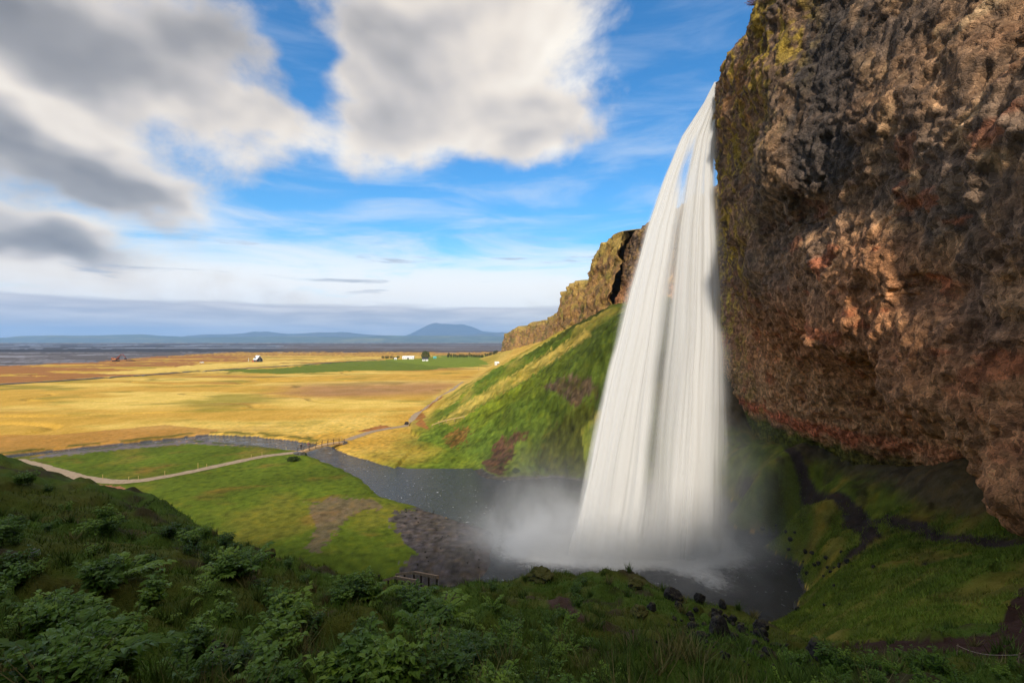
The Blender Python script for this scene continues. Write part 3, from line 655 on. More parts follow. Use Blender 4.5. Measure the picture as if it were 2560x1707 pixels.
def sweep_cliff(name, plan, zlo, zhi, nz, step, amp=1.0, lean=.2, cold=None):
    """a cliff along a plan line given as (x, y); the face looks to the left of the walking direction"""
    P = np.array(plan, float); seg = np.hypot(*np.diff(P, axis=0).T); s = np.concatenate([[0], np.cumsum(seg)])
    ss = [0.0]
    while ss[-1] < s[-1]: ss.append(ss[-1]+step(ss[-1]))
    ss = np.array(ss); x = np.interp(ss, s, P[:, 0]); y = np.interp(ss, s, P[:, 1])
    ker = np.ones(5)/5; x = np.convolve(np.pad(x, 2, 'edge'), ker, 'valid'); y = np.convolve(np.pad(y, 2, 'edge'), ker, 'valid')
    tx, ty = np.gradient(x), np.gradient(y); L = np.hypot(tx, ty); nx, ny = -ty/L, tx/L
    zs = np.linspace(0, 1, nz); S, T = np.meshgrid(ss, zs, indexing='ij')
    top = (zhi if np.isscalar(zhi) else np.interp(ss, s, zhi))+2.2*fbm(ss*.05, 1.7, 0, 3); Z = zlo+(top[:, None]-zlo)*T
    off = (top[:, None]-Z)*lean
    X = x[:, None]+nx[:, None]*off; Y = y[:, None]+ny[:, None]*off
    D = amp*(3.0*fbm(S*.035, Z*.02, 3.1, 3)+1.8*ridged(S*.09, Z*.05, 4.4, 4)+.7*ridged(X*.3, Y*.3, Z*.3, 3)+1.2*np.floor(3*(Z/20+.4*perlin(S*.05, Z*.05, 1)))%2*.35)
    D = D+amp*(.9*ridged(X*.16, Y*.16, Z*.22, 4)+.8*(.5-worley(X*.22, Y*.22, Z*.16)[0]))
    D = D*sstep(0, .15, T+.15)
    X = X+nx[:, None]*D; Y = Y+ny[:, None]*D
    V = np.stack([X, Y, Z], -1); n2 = fbm(S*.2, Z*.25, 3, 4); n3 = fbm(S*.06, Z*.12, 8, 4)
    c = np.broadcast_to(np.array((.33, .18, .065)), X.shape+(3,)).copy(); c = lerp(c, np.array((.36, .23, .05)), sstep(-.1, .4, n2)*.8); c = lerp(c, np.array((.14, .14, .02)), sstep(.1, .6, n3)*.7)
    c = lerp(c, np.array((.10, .06, .04)), sstep(.2, .6, fbm(S*.3, Z*.12, 13, 3))*.7); c = lerp(c, np.array((.42, .29, .07)), sstep(.80, .97, T+.1*n2)*.8)
    ext = []
    for dx, dz in ((4, .6), (20, 2), (220, 8)):
        e = V[:, -1].copy(); e[:, 0] -= nx*dx; e[:, 1] -= ny*dx; e[:, 2] += dz; ext.append(e)
    V = np.concatenate([V, np.stack(ext, 1)], 1); c = np.concatenate([c]+[np.broadcast_to(np.array((.30, .22, .05)), (len(ss), 1, 3))]*3, 1)
    struct(name, grid_mesh(name, V, c, ROCK, flip=True))
# walked away from the camera, the face looks left, to the plain
sweep_cliff('cliff', [(40, 158), (39, 172), (36, 196), (41, 214), (46, 235), (47, 262), (40, 284), (37, 318), (40, 338), (58, 380), (62, 450), (55, 512), (48, 560), (50, 620), (32, 680), (6, 720), (-8, 800), (10, 900), (40, 1050), (120, 1300)], 6, [62, 62, 62, 61, 61, 61, 60, 58, 57, 57, 56, 57, 55, 54, 52, 44, 38, 34, 30, 26], 70, lambda q: .8+q*.0035)
# unseen cliff added behind the camera, line and height shaped to shade the slope
sweep_cliff('cliff', [(-260, -96), (-150, -70), (-100, -62), (-62, -57), (-25, -53), (5, -45), (24, -30), (31, -10)], 10, [70, 70, 69, 67, 63, 58, 58, 58], 40, lambda q: 2.0, lean=.15)

# ------------------------------------------------------------------ water
def water_mat():
    m, g, b = mat_new('river_water')
    P = g.new('ShaderNodeNewGeometry').outputs['Position']
    foam = g.new('ShaderNodeAttribute', attribute_name='foam').outputs['Fac']
    n = g.noise(g.vm('MULTIPLY', P, (1, 1.0, 1)), 1.6, 6, .65, .4); n2 = g.noise(P, .35, 5, .6, .8)
    f = g.rng(g.m('ADD', foam, g.m('MULTIPLY', g.m('SUBTRACT', n, .5), .7)), .30, 1.15)
    fl = g.m('MULTIPLY', g.rng(n, .60, .70), g.rng(n2, .46, .58))
    f = g.m('MAXIMUM', f, g.m('MULTIPLY', fl, .75))
    g.put(b.inputs['Base Color'], g.mix(f, (.030, .031, .032, 1), (.80, .80, .79, 1)))
    g.put(b.inputs['Roughness'], g.m('ADD', .13, g.m('MULTIPLY', f, .5))); b.inputs['Specular IOR Level'].default_value = .5
    bn = g.new('ShaderNodeBump'); bn.inputs['Strength'].default_value = 1.0; bn.inputs['Distance'].default_value = .45
    g.put(bn.inputs['Height'], g.m('ADD', n, n2)); g.l.new(bn.outputs[0], b.inputs['Normal'])
    return m
FALL_BASE = [(6.6, 60.5), (12, 59.2), (18, 59.6), (24, 60.2), (28.5, 61)]
def build_water():
    mt = water_mat()
    xs = np.linspace(-34, 44, 320); ys = np.linspace(36, 99, 220); X, Y = np.meshgrid(xs, ys, indexing='ij')
    d, _ = polydist(X, Y, FALL_BASE); n = fbm(X*.25, Y*.25, 5, 4)
    foam = np.clip(1.35*np.exp(-(d/3.6)**2)+.46*np.exp(-(d/9)**2)+.25*n*np.exp(-(d/15)**2)+.9*np.exp(-((X-3.5)/4.5)**2-((Y-60.5)/3.5)**2), 0, 1.4)
    tongue = np.exp(-((X-21-.5*(55-Y)*.6)/2.6)**2)*np.exp(-((Y-54)/5)**2); foam = np.clip(foam+.55*tongue, 0, 1.2)
    foam = foam*(1-.8*sstep(26, 31, X)); foam = foam+.25*np.exp(-((X-0)/7)**2-((Y-68)/10)**2)
    Z = .05*n*np.exp(-(d/12)**2)
    struct('plunge_pool', grid_mesh('plunge_pool', np.stack([X, Y, Z], -1), None, mt, {'foam': foam}, flip=True))
    P = np.array(RIVER, float); s = np.arange(len(P)); ss = np.linspace(0, len(P)-1, 260)
    x, y, w = [np.interp(ss, s, P[:, i]) for i in range(3)]
    ker = np.ones(9)/9
    x, y = [np.convolve(np.pad(v, 4, 'edge'), ker, 'valid') for v in (x, y)]
    tx, ty = np.gradient(x), np.gradient(y); L = np.hypot(tx, ty); nx, ny = -ty/L, tx/L
    q = np.linspace(-1.35, 1.35, 24); X = x[:, None]+nx[:, None]*w[:, None]*q; Y = y[:, None]+ny[:, None]*w[:, None]*q
    Z = np.full(X.shape, -.012)
    keep = np.ones(X.shape)
    foam = .30+.22*fbm(X*.5, Y*.5, 4, 3)+.05*(Y > 112)
    struct('river', grid_mesh('river', np.stack([X, Y, Z-.02], -1), None, mt, {'foam': foam}, flip=True))
build_water()

# ------------------------------------------------------------------ waterfall
def fall_mat():
    m, g, b = mat_new('falling_water')
    nt = m.node_tree; nt.nodes.remove(b); out = nt.nodes['Material Output']
    op = g.new('ShaderNodeAttribute', attribute_name='opac').outputs['Fac']
    uv = g.comb(g.new('ShaderNodeAttribute', attribute_name='fu').outputs['Fac'], g.new('ShaderNodeAttribute', attribute_name='ft').outputs['Fac'], g.new('ShaderNodeAttribute', attribute_name='fk').outputs['Fac'])
    s1 = g.noise(g.vm('MULTIPLY', uv, (11, .8, 5)), 1.0, 3, .6, .3); s2 = g.noise(g.vm('MULTIPLY', uv, (42, 2.2, 9)), 1.0, 3, .5, .3)
    k = g.m('ADD', g.m('MULTIPLY', g.m('SUBTRACT', s1, .5), .85), g.m('MULTIPLY', g.m('SUBTRACT', s2, .5), .16))
    a = g.m('MULTIPLY', op, g.m('ADD', 1.0, k), clamp=True)
    di = g.new('ShaderNodeBsdfDiffuse'); di.inputs[0].default_value = (.86, .86, .85, 1)
    # broken water is a mass of droplets: their lit tops face the sky
    nn = g.vm('NORMALIZE', g.vm('ADD', g.new('ShaderNodeNewGeometry').outputs['Normal'], (0, 0, 1.1))); g.l.new(nn, di.inputs['Normal'])
    tr = g.new('ShaderNodeBsdfTranslucent'); tr.inputs[0].default_value = (.86, .86, .85, 1)
    mx = g.new('ShaderNodeMixShader'); mx.inputs[0].default_value = .36; g.l.new(di.outputs[0], mx.inputs[1]); g.l.new(tr.outputs[0], mx.inputs[2])
    tp = g.new('ShaderNodeBsdfTransparent'); m2 = g.new('ShaderNodeMixShader'); g.put(m2.inputs[0], a)
    g.l.new(tp.outputs[0], m2.inputs[1]); g.l.new(mx.outputs[0], m2.inputs[2]); g.l.new(m2.outputs[0], out.inputs[0])
    return m
def build_fall():
    root = thing('waterfall', 'tall white waterfall plunging from the cliff brink into the dark pool', 'waterfall', (17, 60, 0))
    mt = fall_mat(); H = 60.3
    lt = np.array([0, .05, .13, .22, .33, .46, .62, .78, .92, 1.0]); lx = np.array([26.8, 25.2, 22.0, 19.6, 17.0, 14.6, 12.0, 9.9, 8.2, 7.2])
    rx = np.array([28.0, 27.4, 26.6, 26.3, 26.3, 26.5, 26.8, 27.1, 27.3, 27.5])
    # (u range, y offset, opacity, cross profile) : front veil of each of the two streams and thinner sheets behind
    sheets = [((-.02, .50), -.6, 1.15, 1), ((.36, 1.04), -.3, 1.2, 3), ((.0, 1.06), .9, .62, 5), ((-.06, 1.12), -1.3, .24, 7)]
    for (u0, u1), yo, op, k in sheets:
        u = np.linspace(u0, u1, 150); t = np.concatenate([np.linspace(0, .12, 30)[:-1], np.linspace(.12, 1.02, 110)])
        T, U = np.meshgrid(t, u, indexing='ij')
        L = np.interp(T, lt, lx); R = np.interp(T, lt, rx)
        wob = .6*fbm(U*6+k, T*1.4, k*3.1, 4)*(.12+T)
        X = L+(R-L)*U+wob
        Y = 64.2-(64.2-60.0)*np.minimum(T*1.8, 1)**.8+yo*(.25+.75*sstep(0, .4, T))+(.75*fbm(U*9, T*.9, k*7.7, 3)+.10*fbm(U*40, T*1.5, k, 2))*(.2+.8*T)-1.2*np.sin(np.pi*U)*T
        Z = H*(1-T)-.55*np.exp(-((T)/.02))*0
        w = (U-u0)/(u1-u0)
        rg = .05*fbm(T*6, k*1.9, 0, 4)*(.3+T)
        edge = sstep(0, .18, w+rg)*sstep(1, .68, w+rg)
        if u0 <= 0: edge = sstep(-.01, .10, w+rg*.6)*sstep(1, .66, w+rg)
        gap = 1-.78*np.exp(-((U-.42)/.06)**2)*sstep(.15, .35, T)*(1-.6*sstep(.8, 1, T))*(1 if k in (5, 6, 7) else .9)
        hole = 1-.9*np.exp(-((U-.34-.15*(T-.2))/.10)**2)*np.exp(-((T-.20)/.07)**2)*(0 if k in (3, 4) else 1)
        rag = 1-.55*sstep(.70, 1.0, U)*sstep(.1, .5, T)
        opac = op*edge*gap*hole*rag*np.clip(.86+.55*fbm(U*6, T*.55, k*2.2, 3)+.25*fbm(U*17, T*.8, k*4.1, 2), .25, 1.25)*(1.25-.25*sstep(0, .5, T))
        opac *= 1+.45*np.exp(-((T)/.10)**2)
        me = grid_mesh('water_veil', np.stack([X-17, Y-60, Z], -1), None, mt, {'opac': np.clip(opac, 0, 1.4), 'fu': U*1.0, 'ft': T, 'fk': np.full(U.shape, k*1.37)})
        obj('water_veil', me, root)
build_fall()

def volume_box(name, lo, hi, mat, **props):
    b = MB(); c = [(a+d)/2 for a, d in zip(lo, hi)]; b.box(c, [d-a for a, d in zip(lo, hi)])
    return obj(name, b.mesh(name, mat), **props)
def mist_mat():
    m = bpy.data.materials.new('spray_mist'); m.use_nodes = True; nt = m.node_tree; g = NT(nt)
    nt.nodes.remove(nt.nodes['Principled BSDF']); out = nt.nodes['Material Output']
    P = g.new('ShaderNodeNewGeometry').outputs['Position']; x, y, z = g.xyz(P)
    def bump(cx, cy, cz, sx, sy, sz, amp):
        q = [g.m('DIVIDE', g.m('SUBTRACT', a, b_), s_) for a, b_, s_ in ((x, cx, sx), (y, cy, sy), (z, cz, sz))]
        r2 = g.m('ADD', g.m('ADD', g.m('MULTIPLY', q[0], q[0]), g.m('MULTIPLY', q[1], q[1])), g.m('MULTIPLY', q[2], q[2]))
        return g.m('MULTIPLY', g.m('EXPONENT', g.m('MULTIPLY', r2, -1.0)), amp)
    n = g.noise(g.vm('MULTIPLY', P, (1, 1, .8)), .22, 4, .6, .5)
    d = None
    for b_ in ((11, 59.5, 0, 7.5, 4, 3.6, .60), (3.5, 60.5, .5, 5.5, 4, 3.6, .40), (21, 59.5, 0, 6.5, 4, 3.2, .42), (-1, 62, 1, 4, 4, 3, .05), (14, 61, 4, 12, 6, 6, .045), (2, 65, 4, 5, 5, 5, .028), (27.5, 59, 5, 3.5, 4, 9, .045), (20, 53, 0, 7, 5, 1.8, .07)):
        q = bump(*b_); d = q if d is None else g.m('ADD', d, q)
    d = g.m('MULTIPLY', d, g.rng(n, .30, .70, .15, 1.7))
    v = g.new('ShaderNodeVolumePrincipled'); v.inputs['Color'].default_value = (.93, .94, .95, 1); g.put(v.inputs['Density'], d); v.inputs['Anisotropy'].default_value = .1
    g.l.new(v.outputs[0], out.inputs['Volume']); return m
volume_box('mist', (-9, 44, -.3), (34, 76, 17), mist_mat(), kind='stuff')

# ------------------------------------------------------------------ far hills and the air
def hill_mat():
    m, g, b = mat_new('far_hill'); at = g.new('ShaderNodeAttribute', attribute_name='Col').outputs['Color']
    P = g.new('ShaderNodeNewGeometry').outputs['Position']; n = g.noise(g.vm('MULTIPLY', P, (1, 1, 4)), .0022, 7, .65); k = g.rng(n, .3, .7, .6, 1.45, False)
    g.put(b.inputs['Base Color'], g.mix(1.0, at, g.comb(k, k, k), 'MULTIPLY')); b.inputs['Roughness'].default_value = 1; b.inputs['Specular IOR Level'].default_value = 0
    return m
HILL = hill_mat()
def ridge(name, Y, depth, sky, col, rough, xr, seed):
    """a range of hills; sky lists (photo x, photo y) of its skyline"""
    sx = [(a*1.0884-CX)/F*Y for a, b in sky]; sz = [CAMH+(CY-b*1.0884)/F*Y for a, b in sky]
    xs = np.linspace(xr[0]*Y, xr[1]*Y, 520); t = np.linspace(0, 1, 46); X, T = np.meshgrid(xs, t, indexing='ij')
    h = np.interp(xs, sx, sz, left=sz[0], right=sz[-1]); h = np.convolve(np.pad(h, 3, 'edge'), np.ones(7)/7, 'valid')
    prof = np.where(T < .55, sstep(0, .55, T)**.9, 1-.9*sstep(.55, 1, T))
    n = fbm(X/1900, T*3.0, seed, 5)
    Z = prof*(h[:, None])*(1+rough*n*(1-np.exp(-((T-.55)/.08)**2)*.75))-4
    c = np.broadcast_to(np.array(col), X.shape+(3,)).copy()
    c = lerp(c, np.array(col)*np.array((1.9, 1.5, 1.0)), sstep(.1, .6, fbm(X/2600, T*5, seed+3, 4)))
    struct(name, grid_mesh(name, np.stack([X, Y+(T-.55)*depth, Z], -1), c, HILL))
ridge('hills', 13500, 3800, [(-900, 773), (0, 775), (150, 769), (300, 768), (450, 774), (640, 771), (800, 773), (900, 771), (1000, 770), (1160, 772), (1400, 774)], (.10, .12, .07), .35, (-2.4, .7), 3)
ridge('hills', 17500, 4200, [(-900, 774), (0, 776), (420, 774), (470, 766), (540, 767), (605, 761), (660, 766), (720, 764), (790, 762), (830, 767), (900, 770), (1000, 769), (1150, 765), (1400, 772)], (.085, .085, .075), .3, (-2.2, .7), 5)
ridge('mountain', 20500, 3600, [(-900, 782), (860, 782), (930, 771), (960, 758), (985, 744), (1000, 740), (1014, 745), (1060, 744), (1085, 750), (1108, 760), (1135, 763), (1165, 762), (1250, 770), (1400, 776)], (.06, .06, .062), .25, (-.5, .5), 9)
def haze_mat():
    m = bpy.data.materials.new('clear_air'); m.use_nodes = True; nt = m.node_tree
    nt.nodes.remove(nt.nodes['Principled BSDF']); v = nt.nodes.new('ShaderNodeVolumePrincipled')
    v.inputs['Color'].default_value = (.36, .62, 1.0, 1); v.inputs['Density'].default_value = 5.6e-5; v.inputs['Anisotropy'].default_value = 0.0
    nt.links.new(v.outputs[0], nt.nodes['Material Output'].inputs['Volume']); return m
volume_box('haze', (-52000, -26000, -3), (16000, 26000, 770), haze_mat(), kind='stuff')

# ------------------------------------------------------------------ finding the ground under a photo pixel
_RD = np.concatenate([np.geomspace(1.5, 60, 420), np.geomspace(60.2, 260, 330)])
def hits(pix):
    """first point where the line of sight through each photo pixel meets the ground"""
    pix = np.array(pix, float); ys = _RD[None, :]
    x = (pix[:, :1]-CX)/F*ys; z = CAMH-(pix[:, 1:2]-CY)/F*ys; y = np.broadcast_to(ys, x.shape)
    h = height(x, y); below = z < h; i = np.where(below.any(1), below.argmax(1), len(_RD)-1); k = np.arange(len(pix))
    return np.stack([x[k, i], y[k, i], h[k, i]], -1)
def hit(px, py): return tuple(hits([(px, py)])[0])

# ------------------------------------------------------------------ paths and road
def strip(name, pts, w, mat, lift=.05, n=160, across=5):
    P = np.array(pts, float); seg = np.hypot(*np.diff(P, axis=0).T); s = np.concatenate([[0], np.cumsum(seg)]); ss = np.linspace(0, s[-1], n)
    x = np.interp(ss, s, P[:, 0]); y = np.interp(ss, s, P[:, 1]); m = max(3, n//40)*2+1
    x, y = [np.convolve(np.pad(v, m//2, 'edge'), np.ones(m)/m, 'valid') for v in (x, y)]
    tx, ty = np.gradient(x), np.gradient(y); L = np.hypot(tx, ty); nx, ny = -ty/L, tx/L
    q = np.linspace(-.5, .5, across); ww = w*(1+.18*fbm(ss*.25, 3.0, 0.0, 3))
    X = x[:, None]+nx[:, None]*ww[:, None]*q; Y = y[:, None]+ny[:, None]*ww[:, None]*q; Z = height(X, Y)+lift
    return struct(name, grid_mesh(name, np.stack([X, Y, Z], -1), None, mat, flip=True))
M_TRAIL = simple_mat('trail_gravel', (.36, .27, .18), .95, .25, 1.5, .3, .05)
M_ROAD = simple_mat('road_asphalt', (.11, .105, .10), .9, .2, .2, 0, .1)
for k in TRAILS: strip('path', TRAILS[k], 2.5, M_TRAIL, .06, 220)
strip('road', ROAD, 7.0, M_ROAD, .35, 200)

# ------------------------------------------------------------------ materials of the small things
M_WOOD = simple_mat('weathered_wood', (.27, .18, .11), .85, .3, 8, .3)
M_DARKWOOD = simple_mat('dark_wood', (.060, .040, .030), .85, .3, 8, .3)
M_PALEWOOD = simple_mat('new_timber', (.52, .34, .17), .8, .2, 6, .2)
M_CONC = simple_mat('concrete', (.13, .12, .115), .9, .25, 2, .3)
M_WHITE = simple_mat('white_paint', (.80, .79, .76), .6, .08, .5)
M_DARK = simple_mat('dark_boards', (.035, .033, .034), .7, .3, 1)
M_RED = simple_mat('red_paint', (.40, .05, .035), .6, .2, 1)
M_RUSTY = simple_mat('rusty_orange', (.36, .13, .05), .7, .35, 1)
M_MAROON = simple_mat('maroon_paint', (.16, .045, .035), .6, .3, 1)
M_TEAL = simple_mat('teal_sheet', (.12, .45, .42), .5, .1, 1)
M_GLASS = simple_mat('dark_glass', (.02, .025, .03), .15, .1, 1, 0, .5)
M_TYRE = simple_mat('rubber', (.02, .02, .02), .9, .1, 1)
M_YELLOW = simple_mat('pale_yellow_paint', (.40, .30, .10), .7, .15, 3)
M_ROPE = simple_mat('pale_rope', (.42, .33, .27), .9, .2, 20)
def leaf_mat(name, cols, rough=.45, spec=.4, trans=.25):
    m, g, b = mat_new(name)
    P = g.new('ShaderNodeNewGeometry').outputs['Position']; rid = g.new('ShaderNodeObjectInfo').outputs['Random']
    n = g.noise(P, 2.2, 4, .6); k = g.m('ADD', g.m('MULTIPLY', n, .55), g.m('MULTIPLY', rid, .55))
    g.put(b.inputs['Base Color'], g.ramp(k, [(.25, cols[0]), (.55, cols[1]), (.85, cols[2])]))
    b.inputs['Roughness'].default_value = rough; b.inputs['Specular IOR Level'].default_value = spec
    out = m.node_tree.nodes['Material Output']; tr = g.new('ShaderNodeBsdfTranslucent'); tr.inputs[0].default_value = (*[c*1.3 for c in cols[1]], 1)
    mx = g.new('ShaderNodeMixShader'); mx.inputs[0].default_value = trans; g.l.new(b.outputs[0], mx.inputs[1]); g.l.new(tr.outputs[0], mx.inputs[2]); g.l.new(mx.outputs[0], out.inputs[0])
    return m
M_HERB = leaf_mat('herb_leaf', [(.040, .085, .010), (.105, .195, .020), (.22, .33, .036)], .45, .24)
M_STEM = simple_mat('green_stem', (.07, .10, .03), .7, .2, 8)
M_SHRUB = leaf_mat('shrub_leaf', [(.035, .055, .012), (.06, .085, .016), (.09, .11, .02)], .6, .2)
M_CONIF = leaf_mat('conifer_needles', [(.045, .06, .015), (.07, .085, .02), (.10, .11, .025)], .7, .15)
M_BARK = simple_mat('bark', (.10, .07, .05), .9, .3, 4)
def stone_mat(name, c0, c1, moss):
    m, g, b = mat_new(name); P = g.new('ShaderNodeNewGeometry').outputs['Position']; N = g.new('ShaderNodeNewGeometry').outputs['Normal']
    n = g.noise(P, 3.5, 6, .65); n2 = g.noise(P, 14, 5, .7); up = g.xyz(N)[2]
    col = g.mix(g.rng(n2, .35, .65), (*c0, 1), (*c1, 1))
    k = g.m('MULTIPLY', g.rng(g.m('ADD', up, g.m('MULTIPLY', n, .8)), 1.35-moss, 1.65-moss), .9)
    g.put(b.inputs['Base Color'], g.mix(k, col, g.mix(n2, (.055, .065, .012, 1), (.14, .12, .025, 1)))); b.inputs['Roughness'].default_value = .85; b.inputs['Specular IOR Level'].default_value = .18
    bn = g.new('ShaderNodeBump'); bn.inputs['Strength'].default_value = .8; bn.inputs['Distance'].default_value = .06
    g.put(bn.inputs['Height'], g.m('ADD', n, g.m('MULTIPLY', n2, .5))); g.l.new(bn.outputs[0], b.inputs['Normal']); return m
M_STONE = stone_mat('dark_basalt', (.014, .012, .012), (.052, .045, .040), .12)
M_MOSSY = stone_mat('mossy_basalt', (.030, .026, .022), (.08, .066, .05), .95)
M_PALE = stone_mat('pale_stone', (.14, .15, .14), (.25, .26, .25), 0)

# ------------------------------------------------------------------ footbridge over the river
def build_bridge():
    A = Vector((-48.0, 109.6, 0)); B = Vector((-42.3, 120.2, 0)); d = B-A; L = d.length; rz = math.atan2(d.y, d.x)
    r = thing('footbridge', 'small arched timber footbridge carrying the gravel path over the river', 'bridge', ((A.x+B.x)/2, (A.y+B.y)/2, 0), rz)
    H = 1.05; n = 15; pts = [((i/(n-1)-.5)*L, H+.38*(1-(2*i/(n-1)-1)**2)) for i in range(n)]
    for s in (-1, 1):
        m = MB()
        for (x0, z0), (x1, z1) in zip(pts, pts[1:]): m.bar((x0, s*.78, z0-.22), (x1, s*.78, z1-.22), .16, .34)
        obj('girder', m.mesh('girder', M_PALEWOOD), r)
        m = MB(); m2 = MB()
        for (x0, z0), (x1, z1) in zip(pts, pts[1:]): m.bar((x0, s*.86, z0+.9), (x1, s*.86, z1+.9), .07, .06); m2.bar((x0, s*.86, z0+.5), (x1, s*.86, z1+.5), .04, .06)
        obj('handrail', m.mesh('handrail', M_WOOD), r); obj('middle_rail', m2.mesh('middle_rail', M_DARKWOOD), r)
        for i in range(0, n, 2):
            x, z = pts[i]; obj('railing_post', MB().box((x, s*.92, z+.36), (.07, .07, 1.08)).mesh('railing_post', M_DARKWOOD), r)
    pl = MB().box((0, 0, 0), (.17, 1.62, .05)).mesh('deck_plank', M_PALEWOOD)
    k = int(L/.2)
    for i in range(k):
        t = (i+.5)/k; x = (t-.5)*L; z = H+.38*(1-(2*t-1)**2)-.02
        o = obj('deck_plank', pl, r, (x, 0, z))
    for s in (-1, 1):
        obj('abutment', MB().box((s*(L/2+.2), 0, .25), (1.3, 2.0, 1.5)).box((s*(L/2+.5), 0, .95), (1.6, 1.5, .18)).mesh('abutment', M_CONC), r)
    return r, rz
BRIDGE, BRZ = build_bridge()
for a, b, sgn in ((TRAILS['bridge_left'][-1], (-48.4, 108.9), 0), (TRAILS['bridge_right'][0], (-42.0, 120.9), 0)):
    pass

# ------------------------------------------------------------------ people on the bridge
def skin_mesh(name, joints, edges, radii, mat, parent, root=0):
    me = bpy.data.meshes.new(name); me.from_pydata(joints, edges, []); o = obj(name, me, parent)
    md = o.modifiers.new('skin', 'SKIN'); md.use_smooth_shade = True
    for i, rr in enumerate(radii):
        v = me.skin_vertices[0].data[i]; v.radius = (rr, rr) if np.isscalar(rr) else rr; v.use_root = (i == root)
    sb = o.modifiers.new('sub', 'SUBSURF'); sb.levels = 1; sb.render_levels = 1
    me.materials.append(mat); return o
def person(label, loc, rz, jacket, trousers, hair, stride=.18, lean=0.0, h=1.75):
    k = h/1.75; r = thing('person', label, 'person', loc, rz, scale=k)
    skin = simple_mat('skin', (.45, .27, .19), .6, .05); jm = simple_mat('jacket_cloth', jacket, .85, .2, 6); tm = simple_mat('trouser_cloth', trousers, .9, .2, 6); hm = simple_mat('hair', hair, .6, .2, 20)
    P = [(0, 0, .95), (0, .01, 1.18), (0, 0, 1.42), (0, -.01, 1.50), (0, .0, 1.58), (0, .015, 1.66), (0, .01, 1.72)]
    E = [(0, 1), (1, 2), (2, 3), (3, 4), (4, 5), (5, 6)]; R = [(.15, .11), (.14, .10), (.16, .10), .055, (.07, .085), (.078, .095), (.05, .06)]
    hands = []
    for s in (-1, 1):
        b = len(P); P += [(s*.19, 0, 1.40), (s*.25, -.04, 1.14), (s*.24, .10*(1 if s > 0 else .4), .92), (s*.235, .14*(1 if s > 0 else .5), .85)]
        E += [(2, b), (b, b+1), (b+1, b+2), (b+2, b+3)]; R += [.062, .048, .036, (.04, .025)]
        for f, (dx, dy, ln) in enumerate([(-.022, .02, .075), (-.008, .022, .085), (.008, .02, .08), (.022, .016, .065)]):
            c = len(P); P += [(s*.235+dx, P[b+3][1]+dy, .81), (s*.235+dx, P[b+3][1]+dy+.012, .85-ln-.03)]; E += [(b+3, c), (c, c+1)]; R += [.010, .008]
        c = len(P); P += [(s*.20, P[b+3][1]+.03, .83), (s*.195, P[b+3][1]+.045, .79)]; E += [(b+3, c), (c, c+1)]; R += [.011, .009]
        b = len(P); P += [(s*.10, 0, .88), (s*.105, s*stride*.6+.03, .49), (s*.105, s*stride, .09), (s*.11, s*stride+.16, .04)]
        E += [(0, b), (b, b+1), (b+1, b+2), (b+2, b+3)]; R += [.088, .058, .042, (.045, .035)]
    skin_mesh('body', P, E, R, skin, r)
    JP = [(0, 0, .90), (0, .01, 1.18), (0, 0, 1.41), (0, -.01, 1.49)]; JE = [(0, 1), (1, 2), (2, 3)]; JR = [(.19, .14), (.175, .135), (.19, .13), .08]
    for s in (-1, 1):
        b = len(JP); JP += [(s*.20, 0, 1.40), (s*.255, -.04, 1.14), (s*.243, .09*(1 if s > 0 else .4), .93)]; JE += [(2, b), (b, b+1), (b+1, b+2)]; JR += [.085, .068, .055]
    skin_mesh('jacket', JP, JE, JR, jm, r)
    TP = [(0, 0, .95)]; TE = []; TR = [(.17, .13)]
    for s in (-1, 1):
        b = len(TP); TP += [(s*.10, 0, .86), (s*.107, s*stride*.6+.03, .49), (s*.107, s*stride-.005, .11)]; TE += [(0, b), (b, b+1), (b+1, b+2)]; TR += [.105, .078, .068]
    skin_mesh('trousers', TP, TE, TR, tm, r)
    skin_mesh('hair', [(0, -.035, 1.62), (0, -.02, 1.70), (0, .0, 1.755)], [(0, 1), (1, 2)], [(.075, .06), (.088, .09), (.05, .06)], hm, r)
    return r
def on_bridge(t, side):   # a point on the deck, t along it (0 = lawn end)
    A = Vector((-48.0, 109.6)); B = Vector((-42.3, 120.2)); p = A+(B-A)*t; n = Vector((-(B-A).y, (B-A).x)).normalized()*side
    return (p.x+n.x, p.y+n.y, 1.05+.38*(1-(2*t-1)**2)+.012)
person('person in a dark jacket walking at the lawn end of the footbridge', on_bridge(.035, .25), math.radians(60), (.05, .055, .065), (.04, .04, .05), (.05, .03, .02))
person('person in a grey and red jacket a few steps onto the footbridge', on_bridge(.17, -.2), math.radians(-120), (.26, .12, .11), (.12, .12, .14), (.12, .08, .04), .14, 0, 1.68)

# ------------------------------------------------------------------ posts and rails
def ground_post(name, label, cat, px, py, hpx, w, mat, group=None, ground=None, cap=None):
    x, y, z = ground or (*Gd(px, py, .5), 0); z = hz(x, y); hh = hpx/F*y
    r = thing(name, label, cat, (x, y, z), rnd.uniform(0, 3), group)
    m = MB().bar((0, 0, -.15), (rnd.uniform(-.03, .03), 0, hh), w, w*.9); obj('shaft', m.mesh('shaft', mat), r)
    obj('cap', MB().bar((0, 0, hh-.01), (0, 0, hh+.05), w*1.15, w*1.15, 4, .6).mesh('cap', cap or mat), r); return r
for i, (px, py, hp) in enumerate([(257, 1201, 15), (322, 1203, 11), (346, 1200, 9), (412, 1189, 12), (495, 1173, 17), (517, 1169, 9), (628, 1146, 9), (655, 1140, 10), (715, 1127, 9)]):
    ground_post('marker_post', 'thin pale yellow marker post along the far side of the gravel path', 'post', px, py-3, hp*.8, .075, M_YELLOW, 'marker posts beside the path across the lawn')
ground_post('marker_post', 'pale yellow post at the plain end of the footbridge', 'post', 853, 1099, 8, .12, M_YELLOW)
